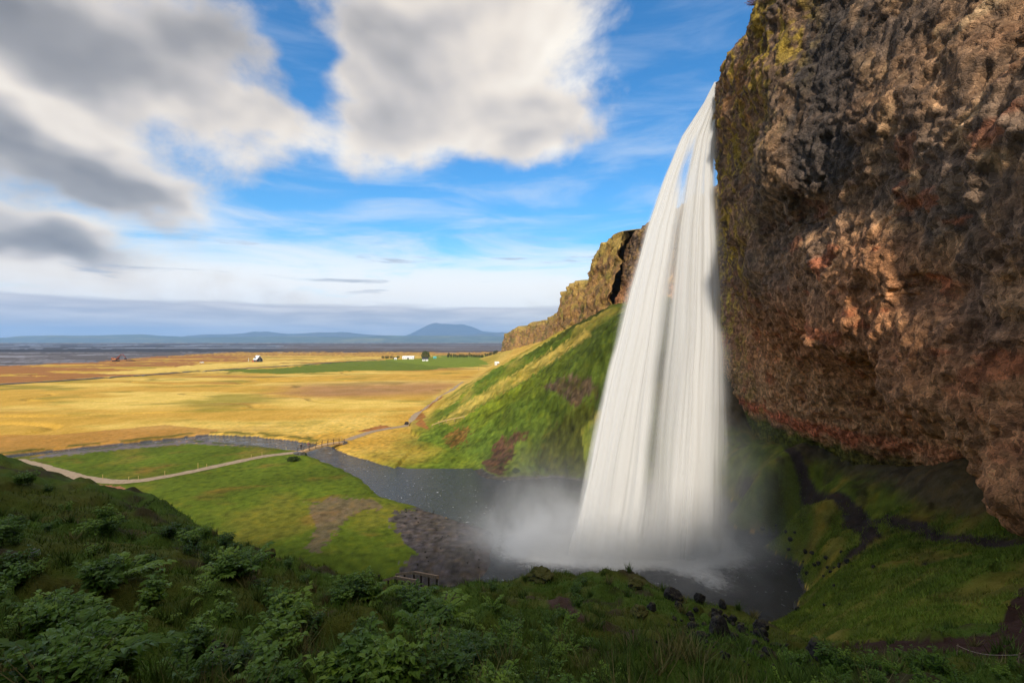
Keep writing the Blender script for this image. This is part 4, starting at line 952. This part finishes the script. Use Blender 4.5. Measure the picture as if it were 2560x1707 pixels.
ground_post('fence_post', 'dark wooden post standing on the bare reddish earth', 'post', 342, 1247, 23, .13, M_DARKWOOD)
_p = W(948, 1458, 21.6); ground_post('fence_post', 'short dark post on the hillside left of the stair handrails', 'post', 948, 1456, 26, .07, M_DARKWOOD, ground=_p)
ground_post('fence_post', 'thin grey pole in the straw fields under the talus', 'post', 1197, 925, 8, .25, M_WOOD)
def build_stairs():
    base = W(1030, 1490, 21.5); r = thing('stairway', 'wooden stairway with two handrails going over the brow of the green hillside', 'stairs', (base[0], base[1], 0))
    off = Vector((base[0], base[1], 0)); rails = []
    for N, C, D, posts in ((W(1092, 1441, 20.4), W(1035, 1430, 22.4), W(990, 1467, 24.6), 4), (W(1043, 1452, 19.8), W(988, 1442, 21.6), W(955, 1465, 23.6), 4)):
        N, C, D = [Vector(v)-off for v in (N, C, D)]; D.z = C.z-1.15
        obj('handrail', MB().bar(N-(C-N)*.05, C, .09, .12).bar(C, D, .07, .10).mesh('handrail', M_WOOD), r)
        for i in range(posts):
            p = N.lerp(C, i/(posts-1)); g = hz(p.x+off.x, p.y+off.y)
            obj('railing_post', MB().box((p.x, p.y, (p.z+min(g, p.z-1.0)-.2)/2), (.075, .075, p.z-min(g, p.z-1.0)+.2)).mesh('railing_post', M_DARKWOOD), r)
        for t in (.5, .95):
            p = C.lerp(D, t); g = hz(p.x+off.x, p.y+off.y)
            obj('railing_post', MB().box((p.x, p.y, (p.z+min(g, p.z-.8))/2-.1), (.075, .075, p.z-min(g, p.z-.8)+.2)).mesh('railing_post', M_DARKWOOD), r)
        rails.append((N, C, D))
    (N0, C0, D0), (N1, C1, D1) = rails
    for i in range(11):
        t = i/10
        if t < .4: a, b = N0.lerp(C0, t/.4), N1.lerp(C1, t/.4)
        else: a, b = C0.lerp(D0, (t-.4)/.6), C1.lerp(D1, (t-.4)/.6)
        a, b = a.copy(), b.copy(); z = min(a.z, b.z)-1.0; a.z = b.z = z
        obj('stair_tread', MB().bar(a, b, .26, .06).mesh('stair_tread', M_DARKWOOD), r)
build_stairs()
def slope_rail():
    pts = [Vector(hit(px, py)) for px, py in ((1080, 1070), (1098, 1063), (1116, 1057), (1136, 1053), (1160, 1048))]
    r = thing('rail_fence', 'low pale rail fence climbing the foot of the green talus slope', 'fence', pts[0]); o = pts[0]
    for a, b in zip(pts, pts[1:]): obj('rail', MB().bar(a-o+Vector((0, 0, .75)), b-o+Vector((0, 0, .75)), .12, .16).mesh('rail', M_PALEWOOD), r)
    for p in pts: obj('fence_post', MB().bar(p-o-Vector((0, 0, .2)), p-o+Vector((0, 0, .85)), .12).mesh('fence_post', M_WOOD), r)
slope_rail()
def build_rope():
    a = Vector(hit(2392, 1640)); b = Vector(hit(2545, 1668)); a.z += .0
    r = thing('rope_barrier', 'sagging pale rope strung between two stakes beside the bare dark earth', 'rope', a)
    A = Vector((0, 0, .24)); B = b-a+Vector((0, 0, .18)); m = MB(); q = [A.lerp(B, i/12)-Vector((0, 0, .10*math.sin(math.pi*i/12))) for i in range(13)]
    for u, v in zip(q, q[1:]): m.bar(u, v, .010, n=6)
    obj('cord', m.mesh('cord', M_ROPE), r)
    for p, h in ((Vector((0, 0, 0)), .27), (b-a, .21)): obj('stake', MB().bar(p-Vector((0, 0, .2)), p+Vector((.03, 0, h)), .03, n=6).mesh('stake', M_WOOD), r)
build_rope()

# ------------------------------------------------------------------ farm, machines and trees out on the plain
def gabled(root, L, Wd, hw, hr, wallm, roofm, ov=.4):
    """walls (gable ends included) and a two-sided roof with eaves; ridge along local x"""
    a, b = L/2, Wd/2
    v = [(-a, -b, 0), (a, -b, 0), (a, b, 0), (-a, b, 0), (-a, -b, hw), (a, -b, hw), (a, b, hw), (-a, b, hw), (-a, 0, hr), (a, 0, hr)]
    m = MB().add(v, [(0, 1, 5, 4), (1, 2, 6, 9, 5), (2, 3, 7, 6), (3, 0, 4, 8, 7)]); obj('wall', m.mesh('wall', wallm), root)
    sl = (hr-hw)/b; e = b+ov; z = hr+.12; a2 = a+ov; t = .18; m = MB()
    for s in (-1, 1): m.add([(-a2, 0, z), (a2, 0, z), (a2, s*e, z-sl*e), (-a2, s*e, z-sl*e), (-a2, 0, z+t), (a2, 0, z+t), (a2, s*e, z-sl*e+t), (-a2, s*e, z-sl*e+t)], [(0, 1, 2, 3), (4, 5, 6, 7), (0, 1, 5, 4), (1, 2, 6, 5), (2, 3, 7, 6), (3, 0, 4, 7)])
    return obj('roof', m.mesh('roof', roofm), root)
def window(root, x, y, z, w, h, rz=0.0, fm=None):
    f = obj('window', MB().box((0, 0, 0), (w+.16, .08, h+.16)).mesh('window', fm or M_WHITE), root, (x, y, z), rz)
    obj('pane', MB().box((0, -.05, 0), (w, .04, h)).mesh('pane', M_GLASS), f)
def build_far():
    # isolated house with white roof
    x, y = Gd(645, 904, .5); r = thing('farmhouse', 'lone house with a bright white roof and dark gable out on the straw plain', 'house', (x, y, hz(x, y)), math.radians(-38))
    rf = gabled(r, 9.5, 7.0, 3.0, 7.6, M_DARK, M_WHITE); obj('dormer', MB().box((-1.6, -2.3, 5.3), (1.8, 2.2, 1.4)).mesh('dormer', M_DARK), rf)
    for wx in (-3, 0): window(r, wx, -3.55, 1.7, 1.3, 1.2)
    window(r, 4.8, .0, 2.0, 1.2, 1.3, math.pi/2); window(r, 4.8, 0, 5.0, 1.0, 1.1, math.pi/2)
    obj('door', MB().box((2.8, -3.55, 1.1), (1.1, .1, 2.1)).mesh('door', M_RED), r)
    obj('porch_wall', MB().box((-2.2, -5.2, .7), (5.6, .2, 1.4)).box((-4.9, -4.4, .7), (.2, 1.6, 1.4)).mesh('porch_wall', M_RED), r)
    x, y = Gd(621, 903, .5); ground_post('flagpole', 'pale flagpole beside the white-roofed house', 'pole', 621, 903, 9, .3, M_WHITE)
    # parked vehicle by the road
    x, y = Gd(505, 906.5, .5); car('small white car parked alone beside the distant road', (x, y, hz(x, y)), math.radians(12), M_WHITE)
    # excavator
    x, y = Gd(290, 903, .5); r = thing('excavator', 'red brown tracked excavator with raised bent arm on the dark sand flat', 'excavator', (x, y, hz(x, y)), math.radians(8), scale=1.55)
    for s in (-1, 1): obj('track', MB().bar((-2.1, s*1.2, .45), (2.1, s*1.2, .45), .6, .9, 8).mesh('track', M_TYRE), r)
    obj('turntable', MB().bar((0, 0, .6), (0, 0, 1.2), 1.6, n=10).mesh('turntable', M_DARK), r)
    bd = obj('body', MB().box((-1.1, 0, 1.9), (3.6, 2.6, 1.3)).box((-2.5, 0, 2.2), (.9, 2.6, 1.9)).mesh('body', M_RUSTY), r)
    cb = obj('cab', MB().box((1.0, .75, 2.5), (1.6, 1.1, 2.3)).mesh('cab', M_MAROON), r); obj('windscreen', MB().box((1.82, .75, 2.9), (.05, .95, 1.2)).mesh('windscreen', M_GLASS), cb)
    obj('boom', MB().bar((.8, -.2, 2.0), (3.4, -.2, 5.3), .5, .7).bar((3.4, -.2, 5.3), (5.4, -.2, 5.7), .45, .6).mesh('boom', M_MAROON), r)
    obj('stick', MB().bar((5.3, -.2, 5.8), (7.4, -.2, 2.6), .4, .5).mesh('stick', M_MAROON), r)
    obj('ram', MB().bar((1.6, -.2, 2.6), (3.3, -.2, 4.7), .18, n=6).mesh('ram', M_DARK), r)
    obj('bucket', MB().add([(6.9, -.8, 2.7), (7.9, -.8, 2.5), (7.6, -.8, 1.3), (6.4, -.8, 1.5), (6.9, .4, 2.7), (7.9, .4, 2.5), (7.6, .4, 1.3), (6.4, .4, 1.5)], [(0, 1, 2, 3), (4, 5, 6, 7), (0, 1, 5, 4), (1, 2, 6, 5), (2, 3, 7, 6)]).mesh('bucket', M_DARK), r)
    x, y = Gd(326, 902, .5); r = thing('spoil_heap', 'low dark heap of earth in front of the excavator bucket', 'heap', (x, y, hz(x, y)-.3), me=rock_mesh('spoil_heap', 77, M_DARKWOOD, .8), scale=(8, 4, 1.8))
    # farm: long white barn, house under the big tree, shed, teal roof
    x, y = Gd(1021, 897, .5); r = thing('barn', 'long low white barn at the edge of the green farm field', 'barn', (x, y, hz(x, y)), math.radians(4))
    gabled(r, 16, 8, 2.2, 4.2, M_WHITE, M_WHITE); [window(r, q, -4.05, 1.3, 1.0, .8) for q in (-6, -3, 3, 6)]; obj('door', MB().box((0, -4.05, 1.0), (2.4, .1, 2)).mesh('door', M_DARK), r)
    x, y = Gd(1063, 902, .5); r = thing('farmhouse', 'small white farmhouse sheltering in front of the dark round tree', 'house', (x, y, hz(x, y)), math.radians(10))
    gabled(r, 7.5, 5.5, 2.6, 4.6, M_WHITE, M_DARK); [window(r, q, -2.8, 1.5, .9, 1.0) for q in (-2.4, 2.2)]; obj('door', MB().box((0, -2.8, 1.05), (1, .1, 2.1)).mesh('door', M_DARK), r)
    x, y = Gd(1087, 896, .5); r = thing('shed', 'little shed with a teal roof right of the farm tree', 'shed', (x, y, hz(x, y)), .3); gabled(r, 4, 3, 1.9, 2.9, M_TEAL, M_TEAL); obj('door', MB().box((0, -1.55, .9), (.9, .08, 1.8)).mesh('door', M_DARK), r)
    x, y = Gd(989, 898, .5); r = thing('shed', 'tiny white shed before the low bushes left of the barn', 'shed', (x, y, hz(x, y)), .1); gabled(r, 3, 2.4, 1.6, 2.3, M_WHITE, M_WHITE); obj('door', MB().box((0, -1.25, .8), (.8, .08, 1.6)).mesh('door', M_DARK), r)
    x, y = Gd(1242, 921, .5); z = hz(x, y)+.2; r = thing('shed', 'white hut tucked at the foot of the straw covered talus', 'hut', (x, y, z-.2), .4); gabled(r, 3.4, 2.6, 2.0, 3.0, M_WHITE, M_WHITE); obj('door', MB().box((.4, -1.35, .9), (.8, .08, 1.7)).mesh('door', M_DARK), r)
def car(label, loc, rz, mat):
    r = thing('parked_car', label, 'car', loc, rz)
    prof = [(-2.1, .35), (-2.1, .85), (-1.9, .95), (-1.3, 1.0), (-.8, 1.45), (.7, 1.48), (1.35, .98), (2.0, .88), (2.15, .6), (2.1, .35)]; n = len(prof)
    obj('body', MB().add([(x, -.82, z) for x, z in prof]+[(x, .82, z) for x, z in prof], [tuple(range(n)), tuple(range(2*n-1, n-1, -1))]+[(i, n+i, n+(i+1) % n, (i+1) % n) for i in range(n)]).mesh('body', mat), r)
    for s in (-1, 1): obj('window', MB().add([(-1.15, s*.83, 1.02), (-.75, s*.83, 1.38), (.65, s*.83, 1.40), (1.15, s*.83, 1.02)], [(0, 1, 2, 3)]).mesh('window', M_GLASS), r)
    for sx in (-1.3, 1.3):
        for s in (-1, 1): w = obj('wheel', MB().bar((sx, s*.70, .33), (sx, s*.88, .33), .66, n=12).mesh('wheel', M_TYRE), r)

# ------------------------------------------------------------------ stones
def rock_mesh(name, seed, mat, flat=.75, sub=3, cuts=9, rough=.14):
    import bmesh
    q = random.Random(seed); bm = bmesh.new(); bmesh.ops.create_icosphere(bm, subdivisions=sub, radius=1.0)
    pl = []
    for _ in range(cuts):
        v = Vector((q.gauss(0, 1), q.gauss(0, 1), q.gauss(0, .9))).normalized(); pl.append((v, q.uniform(.55, .85)))
    co = np.array([v.co for v in bm.verts]); nz_ = fbm(co[:, 0]*1.6+seed, co[:, 1]*1.6, co[:, 2]*1.6, 4, .6)*rough
    for v, e in zip(bm.verts, nz_):
        p = v.co.copy()
        for n, d in pl:
            t = p.dot(n)
            if t > d: p -= n*(t-d)*.92
        v.co = Vector((p.x, p.y, p.z*flat))*(1+e)
    me = bpy.data.meshes.new(name); bm.to_mesh(me); bm.free(); me.materials.append(mat)
    return me
build_far()
R_DARK = [rock_mesh('rock', 100+i, M_STONE, rnd.uniform(.65, 1.25), 3, 16) for i in range(9)]
R_MOSS = [rock_mesh('mossy_rock', 200+i, M_MOSSY, rnd.uniform(.55, .8), 4, 9, .34) for i in range(4)]
R_PALE = rock_mesh('rock', 300, M_PALE, .8)
def put_rock(px, py, wpx, label, meshes, group=None, sink=.35, name='rock', stretch=(1, 1, 1)):
    x, y, z = hit(px, py); s = wpx/F*math.hypot(x, y, )/2*.98; me = rnd.choice(meshes)
    o = thing(name, label, 'rock', (x, y, z+s*(.55-sink)), rnd.uniform(0, 6.28), group, me, (s*stretch[0], s*stretch[1], s*stretch[2]))
    o.rotation_euler.x = rnd.uniform(-.25, .25); return o
put_rock(530, 1662, 70, 'coarse dark rock half buried among broad leaved herbs', R_DARK, sink=.1)
put_rock(88, 1392, 22, 'small pale grey stone by the dark hollow on the hillside', [R_PALE])
put_rock(1678, 1492, 52, 'broad flat topped dark boulder on the grassy brow above the pool', R_DARK, sink=.3)
put_rock(1750, 1505, 30, 'pointed reddish dark rock perched on the brow below the flat topped boulder', R_DARK, sink=.0, stretch=(1, 1, 1.2))
put_rock(1806, 1520, 24, 'round black stone on the stony edge of the spur', R_DARK, sink=.1)
put_rock(2045, 1640, 50, 'square ended dark block at the end of the stony rib', R_DARK, sink=.25)
put_rock(1795, 1590, 62, 'largest black crag rising from the rubble on the spur', R_DARK, sink=.15, stretch=(1, 1, 1.35))
put_rock(1900, 1580, 46, 'tall split brown rock on the stony edge of the spur', R_DARK, sink=.1, stretch=(.9, .9, 1.2))
put_rock(1352, 1450, 56, 'rounded brown mossy hummock on the brow above the pool', R_MOSS, sink=.25, name='mossy_rock')
put_rock(1590, 1470, 42, 'mossy knob with a dark hollow side on the grassy brow', R_MOSS, sink=.2, name='mossy_rock')
put_rock(1600, 1540, 46, 'mossy brown boulder below the worn footpath', R_MOSS, sink=.2, name='mossy_rock')
put_rock(668, 1402, 44, 'mossy brown knob at the edge of the hillside above the lawn', R_MOSS, sink=.1, name='mossy_rock', stretch=(.8, .8, 1.3))
x, y, z = W(838, 1440, 31); thing('mossy_rock', 'mossy outcrop rising from the slope below the hillside brow', 'rock', (x, y, hz(x, y)+.4), 1.0, None, R_MOSS[1], (1.7, 1.5, 2.0))
x, y = Gd(1017, 1062, .5); thing('rock', 'lone dark boulder where the gravel path turns uphill', 'rock', (x, y, hz(x, y)+.2), .5, None, R_DARK[2], (.9, .8, .75))
q = 0
for _ in range(400):
    t = rnd.random(); px = rnd.gauss(1800+t*160, 95); py = rnd.gauss(1560+t*30, 48)
    edge = np.interp(px, [1640, 1700, 1800, 1900, 2000, 2100], [1475, 1500, 1530, 1585, 1628, 1640])
    if py < edge+2 or py > 1705 or px < 1560 or px > 2110: continue
    wp = rnd.choice((6, 8, 9, 11, 13, 16, 20, 26)); sz = 'tiny' if wp < 9 else 'small' if wp < 13 else 'middling' if wp < 20 else 'large'
    put_rock(px, py, wp, sz+' dark angular rubble stone strewn over the stony spur above the pool', R_DARK, sz+' rubble stones on the spur', .25); q += 1
    if q > 130: break
for _ in range(34):
    px, py = rnd.choice([(rnd.uniform(1950, 2120), rnd.uniform(1440, 1530)), (rnd.uniform(2010, 2200), rnd.uniform(1380, 1440)), (rnd.uniform(1880, 2020), rnd.uniform(1330, 1480))])
    put_rock(px, py, rnd.uniform(5, 14), 'small dark stone on the shore of the plunge pool', R_DARK, 'stones on the pool shore', .1)
for _ in range(40):
    px, py = rnd.uniform(1010, 1220), rnd.uniform(1270, 1420)
    x, y = Gd(px, py, .2)
    if x < -3: put_rock(px, py, rnd.uniform(4, 7), 'grey cobble on the gravel bar beside the river', R_DARK, 'cobbles on the gravel bar', .1)

# ------------------------------------------------------------------ vegetation
def leaflet(V, Fc, o, d, up, L, Wd, droop=.25):
    """pointed oval leaflet folded along its midrib"""
    s = d.cross(up).normalized(); n = s.cross(d).normalized(); b = len(V)
    V += [o, o+d*L*.35+s*Wd*.5+n*Wd*.15, o+d*L*.35-s*Wd*.5+n*Wd*.15, o+d*L*.38-n*L*.02, o+d*L*.75+s*Wd*.33+n*(Wd*.1-L*droop*.3), o+d*L*.75-s*Wd*.33+n*(Wd*.1-L*droop*.3), o+d*L-n*L*droop]
    Fc += [(b, b+1, b+3), (b, b+3, b+2), (b+1, b+4, b+3), (b+2, b+3, b+5), (b+3, b+4, b+6), (b+3, b+6, b+5)]
def herb(seed, fronds, size, leafL, lift):
    q = random.Random(seed); V = []; Fc = []; st = MB()
    for i in range(fronds):
        a = 6.283*i/fronds+q.uniform(-.4, .4); el = q.uniform(*lift); L = size*q.uniform(.65, 1.1)
        d0 = Vector((math.cos(a)*math.cos(el), math.sin(a)*math.cos(el), math.sin(el))); p = Vector((q.uniform(-.04, .04), q.uniform(-.04, .04), -.06)); seg = []
        d = d0
        for k in range(6):
            seg.append((p.copy(), d.copy())); p = p+d*L/5; d = (d+Vector((0, 0, -.17))).normalized()
        for (a0, _), (b0, _) in zip(seg, seg[1:]): st.bar(a0, b0, .012*size*1.6, n=3)
        for k, (pp, dd) in enumerate(seg[2:]):
            side = dd.cross(Vector((0, 0, 1))).normalized(); t = (k+1)/4
            for s in (-1, 1):
                for j in range(2):
                    dl = (side*s*(1.0-.35*j)+dd*(.45+.5*j)+Vector((0, 0, q.uniform(-.15, .25)))).normalized(); ll = leafL*q.uniform(.75, 1.15)*(1.15-.4*t)
                    leaflet(V, Fc, pp+dl*ll*.25*j, dl, Vector((0, 0, 1)), ll, ll*.52, q.uniform(.1, .4))
        leaflet(V, Fc, seg[-1][0], seg[-1][1], Vector((0, 0, 1)), leafL, leafL*.55, .3)
    me = bpy.data.meshes.new('foliage'); me.from_pydata([tuple(v) for v in V], [], Fc); me.materials.append(M_HERB); me.update()
    return me, st.mesh('stem', M_STEM)
def bushy(seed, stems, hgt, leafL, per):
    q = random.Random(seed); V = []; Fc = []; st = MB()
    for i in range(stems):
        a = 6.283*i/stems+q.uniform(-.5, .5); ln = q.uniform(.15, .75); h = hgt*q.uniform(.55, 1.1); p = Vector((q.gauss(0, .05), q.gauss(0, .05), -.06)); top = p+Vector((math.cos(a)*ln*h*.8, math.sin(a)*ln*h*.8, h)); mid = p.lerp(top, .5)+Vector((0, 0, h*.12))
        st.bar(p, mid, .010, n=3); st.bar(mid, top, .007, n=3)
        for k in range(per):
            t = .25+.75*(k+q.random()*.5)/per; o = p.lerp(mid, t*2) if t < .5 else mid.lerp(top, min(1, t*2-1)); b = k*2.4+q.uniform(-.4, .4)
            for c in (-.55, 0, .55):
                d = Vector((math.cos(b+c), math.sin(b+c), q.uniform(-.25, .55))).normalized(); L = leafL*q.uniform(.6, 1.15)*(1.15 if c == 0 else .85)*(1.1-.35*t)
                leaflet(V, Fc, o+d*L*.35, d, Vector((q.gauss(0, .25), q.gauss(0, .25), 1)), L, L*q.uniform(.5, .75), q.uniform(.05, .45))
    me = bpy.data.meshes.new('foliage'); me.from_pydata([tuple(v) for v in V], [], Fc); me.materials.append(M_HERB); me.update()
    return me, st.mesh('stem', M_STEM)
H_BIG = [bushy(430+i, 12+i, .56, .118, 8) for i in range(4)]+[herb(400+i, 9+i % 3, .62, .17, (.55, 1.15)) for i in range(1)]
H_LOW = [bushy(470+i, 12, .30, .055, 8) for i in range(3)]+[herb(450, 10, .30, .06, (.5, 1.25))]
def put_herb(p, kind, s, label, group):
    i = rnd.randrange(len(kind)); fo, st = kind[i]
    if i == len(kind)-1: label = label.replace('green herb', 'green herb with long arching feathery fronds'); group = 'feathery '+group
    r = thing('leafy_herb', label, 'plant', p, rnd.uniform(0, 6.28), group, None, (s, s, s*rnd.uniform(.85, 1.15)))
    r.rotation_euler.x = rnd.uniform(-.15, .15)
    obj('stem', st, r); o = obj('foliage', fo, r); o['kind'] = 'stuff'
CRX = [c[0] for c in CREST]+[2100, 2600]; CRY = [c[1] for c in CREST]+[1640, 1640]
def herb_spots():
    big, low = [], []
    while len(big) < 150 or len(low) < 150:
        px = rnd.uniform(-120, 2560); cr = np.interp(px, CRX, CRY); py = rnd.uniform(cr+6, 1760)
        den = perl1(px*.009, py*.013)
        if px < 1180 and py > cr+4 and den > .2 and len(big) < 150 and not (60 < px < 330 and 1340 < py < 1460 and rnd.random() < .8) and not (1080 < px < 1180 and py < 1540): big.append((px, py))
        elif (1080 < px < 1560 and py > 1540+max(0, (px-1330)*.55)) or (px < 1500 and rnd.random() < .25) or (px > 1900 and py > 1640 and rnd.random() < .3):
            if len(low) < 150: low.append((px, py))
    return big, low
def perl1(a, b): return float(perlin(np.array([a]), np.array([b]), 5.0)[0])
_big, _low = herb_spots()
for p in hits(_big): put_herb(tuple(p), H_BIG, rnd.uniform(.65, 1.3)*(1 if p[1] > 9 else .5+.055*p[1]), 'broad leaved green herb growing on the shaded near hillside', 'broad leaved herbs on the hillside')
for p in hits(_low): put_herb(tuple(p), H_LOW, rnd.uniform(.8, 1.7)*(1 if p[1] > 8 else .6), 'low small leaved green herb on the near slope', 'small leaved herbs on the slope')

def build_grass():
    N = 15000; az = np.radians(NR.uniform(-56, 56, N)); r = 1.6*np.exp(NR.uniform(0, 1, N)**.8*math.log(32/1.6))
    x = r*np.sin(az); y = r*np.cos(az)
    # and the lawn-like slopes of the recess
    x2 = NR.uniform(12, 40, 16000); y2 = NR.uniform(19, 66, 16000); x = np.concatenate([x, x2]); y = np.concatenate([y, y2])
    z = height(x, y); c = ground_colour(x, y, z); ok = (z > .6) & (c[:, 1] > c[:, 0]*.95)
    d = NR.random(len(x)) < np.where(c[:, 1] > c[:, 0]*1.1, 1.0, .45); ok &= d
    x, y, z, c = x[ok], y[ok], z[ok], c[ok]; n = len(x); B = 11
    r = np.hypot(x, y); spread = .05+.006*r
    bx = np.repeat(x, B)+NR.normal(0, 1, n*B)*np.repeat(spread, B); by = np.repeat(y, B)+NR.normal(0, 1, n*B)*np.repeat(spread, B); bz = height(bx, by, True)
    R = np.repeat(r, B); h = NR.uniform(.5, 1.2, n*B)*(.10+.0035*np.minimum(R, 40)); w = .006+.0011*R
    a = NR.uniform(0, 6.283, n*B); ln = NR.normal(0, .45, (n*B, 2))*h[:, None]
    sx, sy = np.cos(a)*w/2, np.sin(a)*w/2
    V = np.empty((n*B, 3, 3)); V[:, 0] = np.stack([bx-sx, by-sy, bz-.02], -1); V[:, 1] = np.stack([bx+sx, by+sy, bz-.02], -1); V[:, 2] = np.stack([bx+ln[:, 0], by+ln[:, 1], bz+h], -1)
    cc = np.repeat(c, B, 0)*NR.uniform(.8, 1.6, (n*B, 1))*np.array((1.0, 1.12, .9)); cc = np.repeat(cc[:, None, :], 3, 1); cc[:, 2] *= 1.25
    # tall pale tussocks among the herbs
    K = 420; ta = np.radians(NR.uniform(-54, 54, K)); tr = 2.5*np.exp(NR.uniform(0, 1, K)*math.log(27/2.5)); tx, ty = tr*np.sin(ta), tr*np.cos(ta); Q = 46
    ux = np.repeat(tx, Q)+NR.normal(0, .05, K*Q); uy = np.repeat(ty, Q)+NR.normal(0, .05, K*Q); uz = height(ux, uy); uh = NR.uniform(.16, .42, K*Q); ang = NR.uniform(0, 6.283, K*Q); ww = .004+.0008*np.repeat(tr, Q); bend = NR.uniform(.2, .9, K*Q)*uh; ba = NR.uniform(0, 6.283, K*Q)
    T = np.empty((K*Q, 3, 3)); T[:, 0] = np.stack([ux-np.cos(ang)*ww, uy-np.sin(ang)*ww, uz-.03], -1); T[:, 1] = np.stack([ux+np.cos(ang)*ww, uy+np.sin(ang)*ww, uz-.03], -1); T[:, 2] = np.stack([ux+np.cos(ba)*bend, uy+np.sin(ba)*bend, uz+uh], -1)
    tone = np.where(NR.random((K, 1)) < .3, np.array([(.20, .17, .06)]), np.array([(.085, .13, .022)])); tc = np.repeat(np.repeat(tone, Q, 0)[:, None, :], 3, 1)*NR.uniform(.7, 1.4, (K*Q, 1, 1))
    V = np.concatenate([V, T]); cc = np.concatenate([cc, tc]); n = len(V)//B+1
    m, g, b = mat_new('grass_blade'); at = g.new('ShaderNodeAttribute', attribute_name='Col').outputs['Color']
    g.put(b.inputs['Base Color'], at); b.inputs['Roughness'].default_value = .7; b.inputs['Specular IOR Level'].default_value = .2
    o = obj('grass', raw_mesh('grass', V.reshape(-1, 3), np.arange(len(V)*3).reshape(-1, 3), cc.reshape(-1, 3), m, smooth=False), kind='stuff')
build_grass()

def foliage_cloud(name, seed, n, shape, leaf, mat):
    """leaf-sized faces scattered through a lumpy crown"""
    q = np.random.default_rng(seed); c = q.normal(size=(n, 3)); c /= np.linalg.norm(c, axis=1, keepdims=True); rad = q.uniform(.45, 1, (n, 1))**.5
    lump = 1+.35*fbm(c[:, 0]*1.7+seed, c[:, 1]*1.7, c[:, 2]*1.7, 3)[:, None]; P = c*rad*lump*np.array(shape)
    a = q.normal(size=(n, 3)); a /= np.linalg.norm(a, axis=1, keepdims=True); b = np.cross(a, q.normal(size=(n, 3))); b /= np.linalg.norm(b, axis=1, keepdims=True)
    s = leaf*q.uniform(.6, 1.3, (n, 1)); V = np.stack([P-a*s, P+b*s*.5, P+a*s, P-b*s*.5], 1).reshape(-1, 3)
    return raw_mesh(name, V, np.arange(n*4).reshape(-1, 4), None, mat, smooth=False)
def tree(label, loc, h, crown, mat, seed, group=None, name='tree', n=500, leaf=.5, cat='tree'):
    r = thing(name, label, cat, loc, rnd.uniform(0, 6), group); m = MB().bar((0, 0, -.2), (.1, 0, h*.55), .07*h, n=7, taper=.5)
    for i in range(5):
        a = i*1.3; m.bar((.05, 0, h*(.3+.05*i)), (math.cos(a)*h*.22, math.sin(a)*h*.22, h*(.55+.05*i)), .022*h, n=5, taper=.4)
    obj('trunk', m.mesh('trunk', M_BARK), r); o = obj('crown', foliage_cloud('crown', seed, n, crown, leaf, mat), r, (0, 0, h-crown[2]*1.0)); return r
x, y = Gd(1062, 899, .5); tree('big dark round tree standing over the small white farmhouse', (x, y+7, hz(x, y)), 11.5, (7.5, 6.5, 5.2), M_SHRUB, 5, n=1400, leaf=.6)
for i in range(7):
    px = 958+i*6.5+rnd.uniform(-2, 2); x, y = Gd(px, 896, .5); tree('low dark bush in the clump left of the white barn', (x, y, hz(x, y)), rnd.uniform(2.5, 4.2), (2.2, 2.0, 1.7), M_SHRUB, 20+i, 'bushes left of the barn', 'bush', 260, .4, 'bush')
for i in range(26):
    px = 1118+i*5.0+rnd.uniform(-1.5, 1.5); x, y = Gd(px, 893.5-i*.05, .5); h = rnd.choice((4.2, 5, 5.6, 6.2, 8.0 if i in (1, 11) else 5))
    tall = i in (1, 11); h = 8.0 if tall else h
    tree('tall conifer standing above the shelter belt behind the green field' if tall else 'narrow dark conifer in the shelter belt behind the green field', (x, y, hz(x, y)), h, (1.9, 1.7, h*.45), M_CONIF, 40+i, 'conifers of the shelter belt', 'conifer_tree', 260, .45)
def bush(label, px, py, w, hgt, seed, n=900, group=None):
    x, y, z = hit(px, py); r = thing('bush', label, 'bush', (x, y, z), 0, group)
    m = MB(); [m.bar((0, 0, -.1), (math.cos(a)*w*.35, math.sin(a)*w*.35, hgt*.7), .05, n=5, taper=.4) for a in np.linspace(0, 6.28, 6)[:-1]]
    obj('stem', m.mesh('stem', M_BARK), r); obj('foliage', foliage_cloud('foliage', seed, n, (w*.5, w*.42, hgt*.55), .13, M_SHRUB), r, (0, 0, hgt*.45))
bush('low dark bush alone on the lawn beside the gravel path', 733, 1153, 2.6, 1.0, 3)
for i, (px, py, w) in enumerate([(1425, 1178, 1.6), (1290, 1182, 1.4), (1340, 1188, 1.2)]): bush('small dark shrub at the water edge under the far slope', px, py, w, .9, 60+i, 400, 'shrubs at the water edge')
def brink_shrub(label, px, py, Y, s, seed):
    p = W(px, py, Y); q = random.Random(seed); r = thing('bare_shrub', label, 'shrub', p); m = MB()
    for i in range(16):
        a = q.uniform(2.2, 4.3); d = Vector((math.cos(a), q.uniform(-.6, .6), q.uniform(-.2, 1.0))).normalized(); e = d*s*q.uniform(.5, 1); o = Vector((.5, 0, -.3))
        m.bar(o, e, .035, n=4, taper=.5)
        for j in range(4): t = q.uniform(.4, 1); m.bar(o.lerp(e, t), o.lerp(e, t)+Vector((q.gauss(0, 1), q.gauss(0, 1), q.gauss(0, 1))).normalized()*s*.3, .02, n=3)
    obj('twig', m.mesh('twig', M_MAROON), r)
brink_shrub('bare reddish shrub clinging to the brink just above the fall', 1862, 112, 57.5, 1.2, 1)
brink_shrub('bare twiggy shrub jutting from the brink high over the fall', 1884, 6, 49.5, .9, 2)
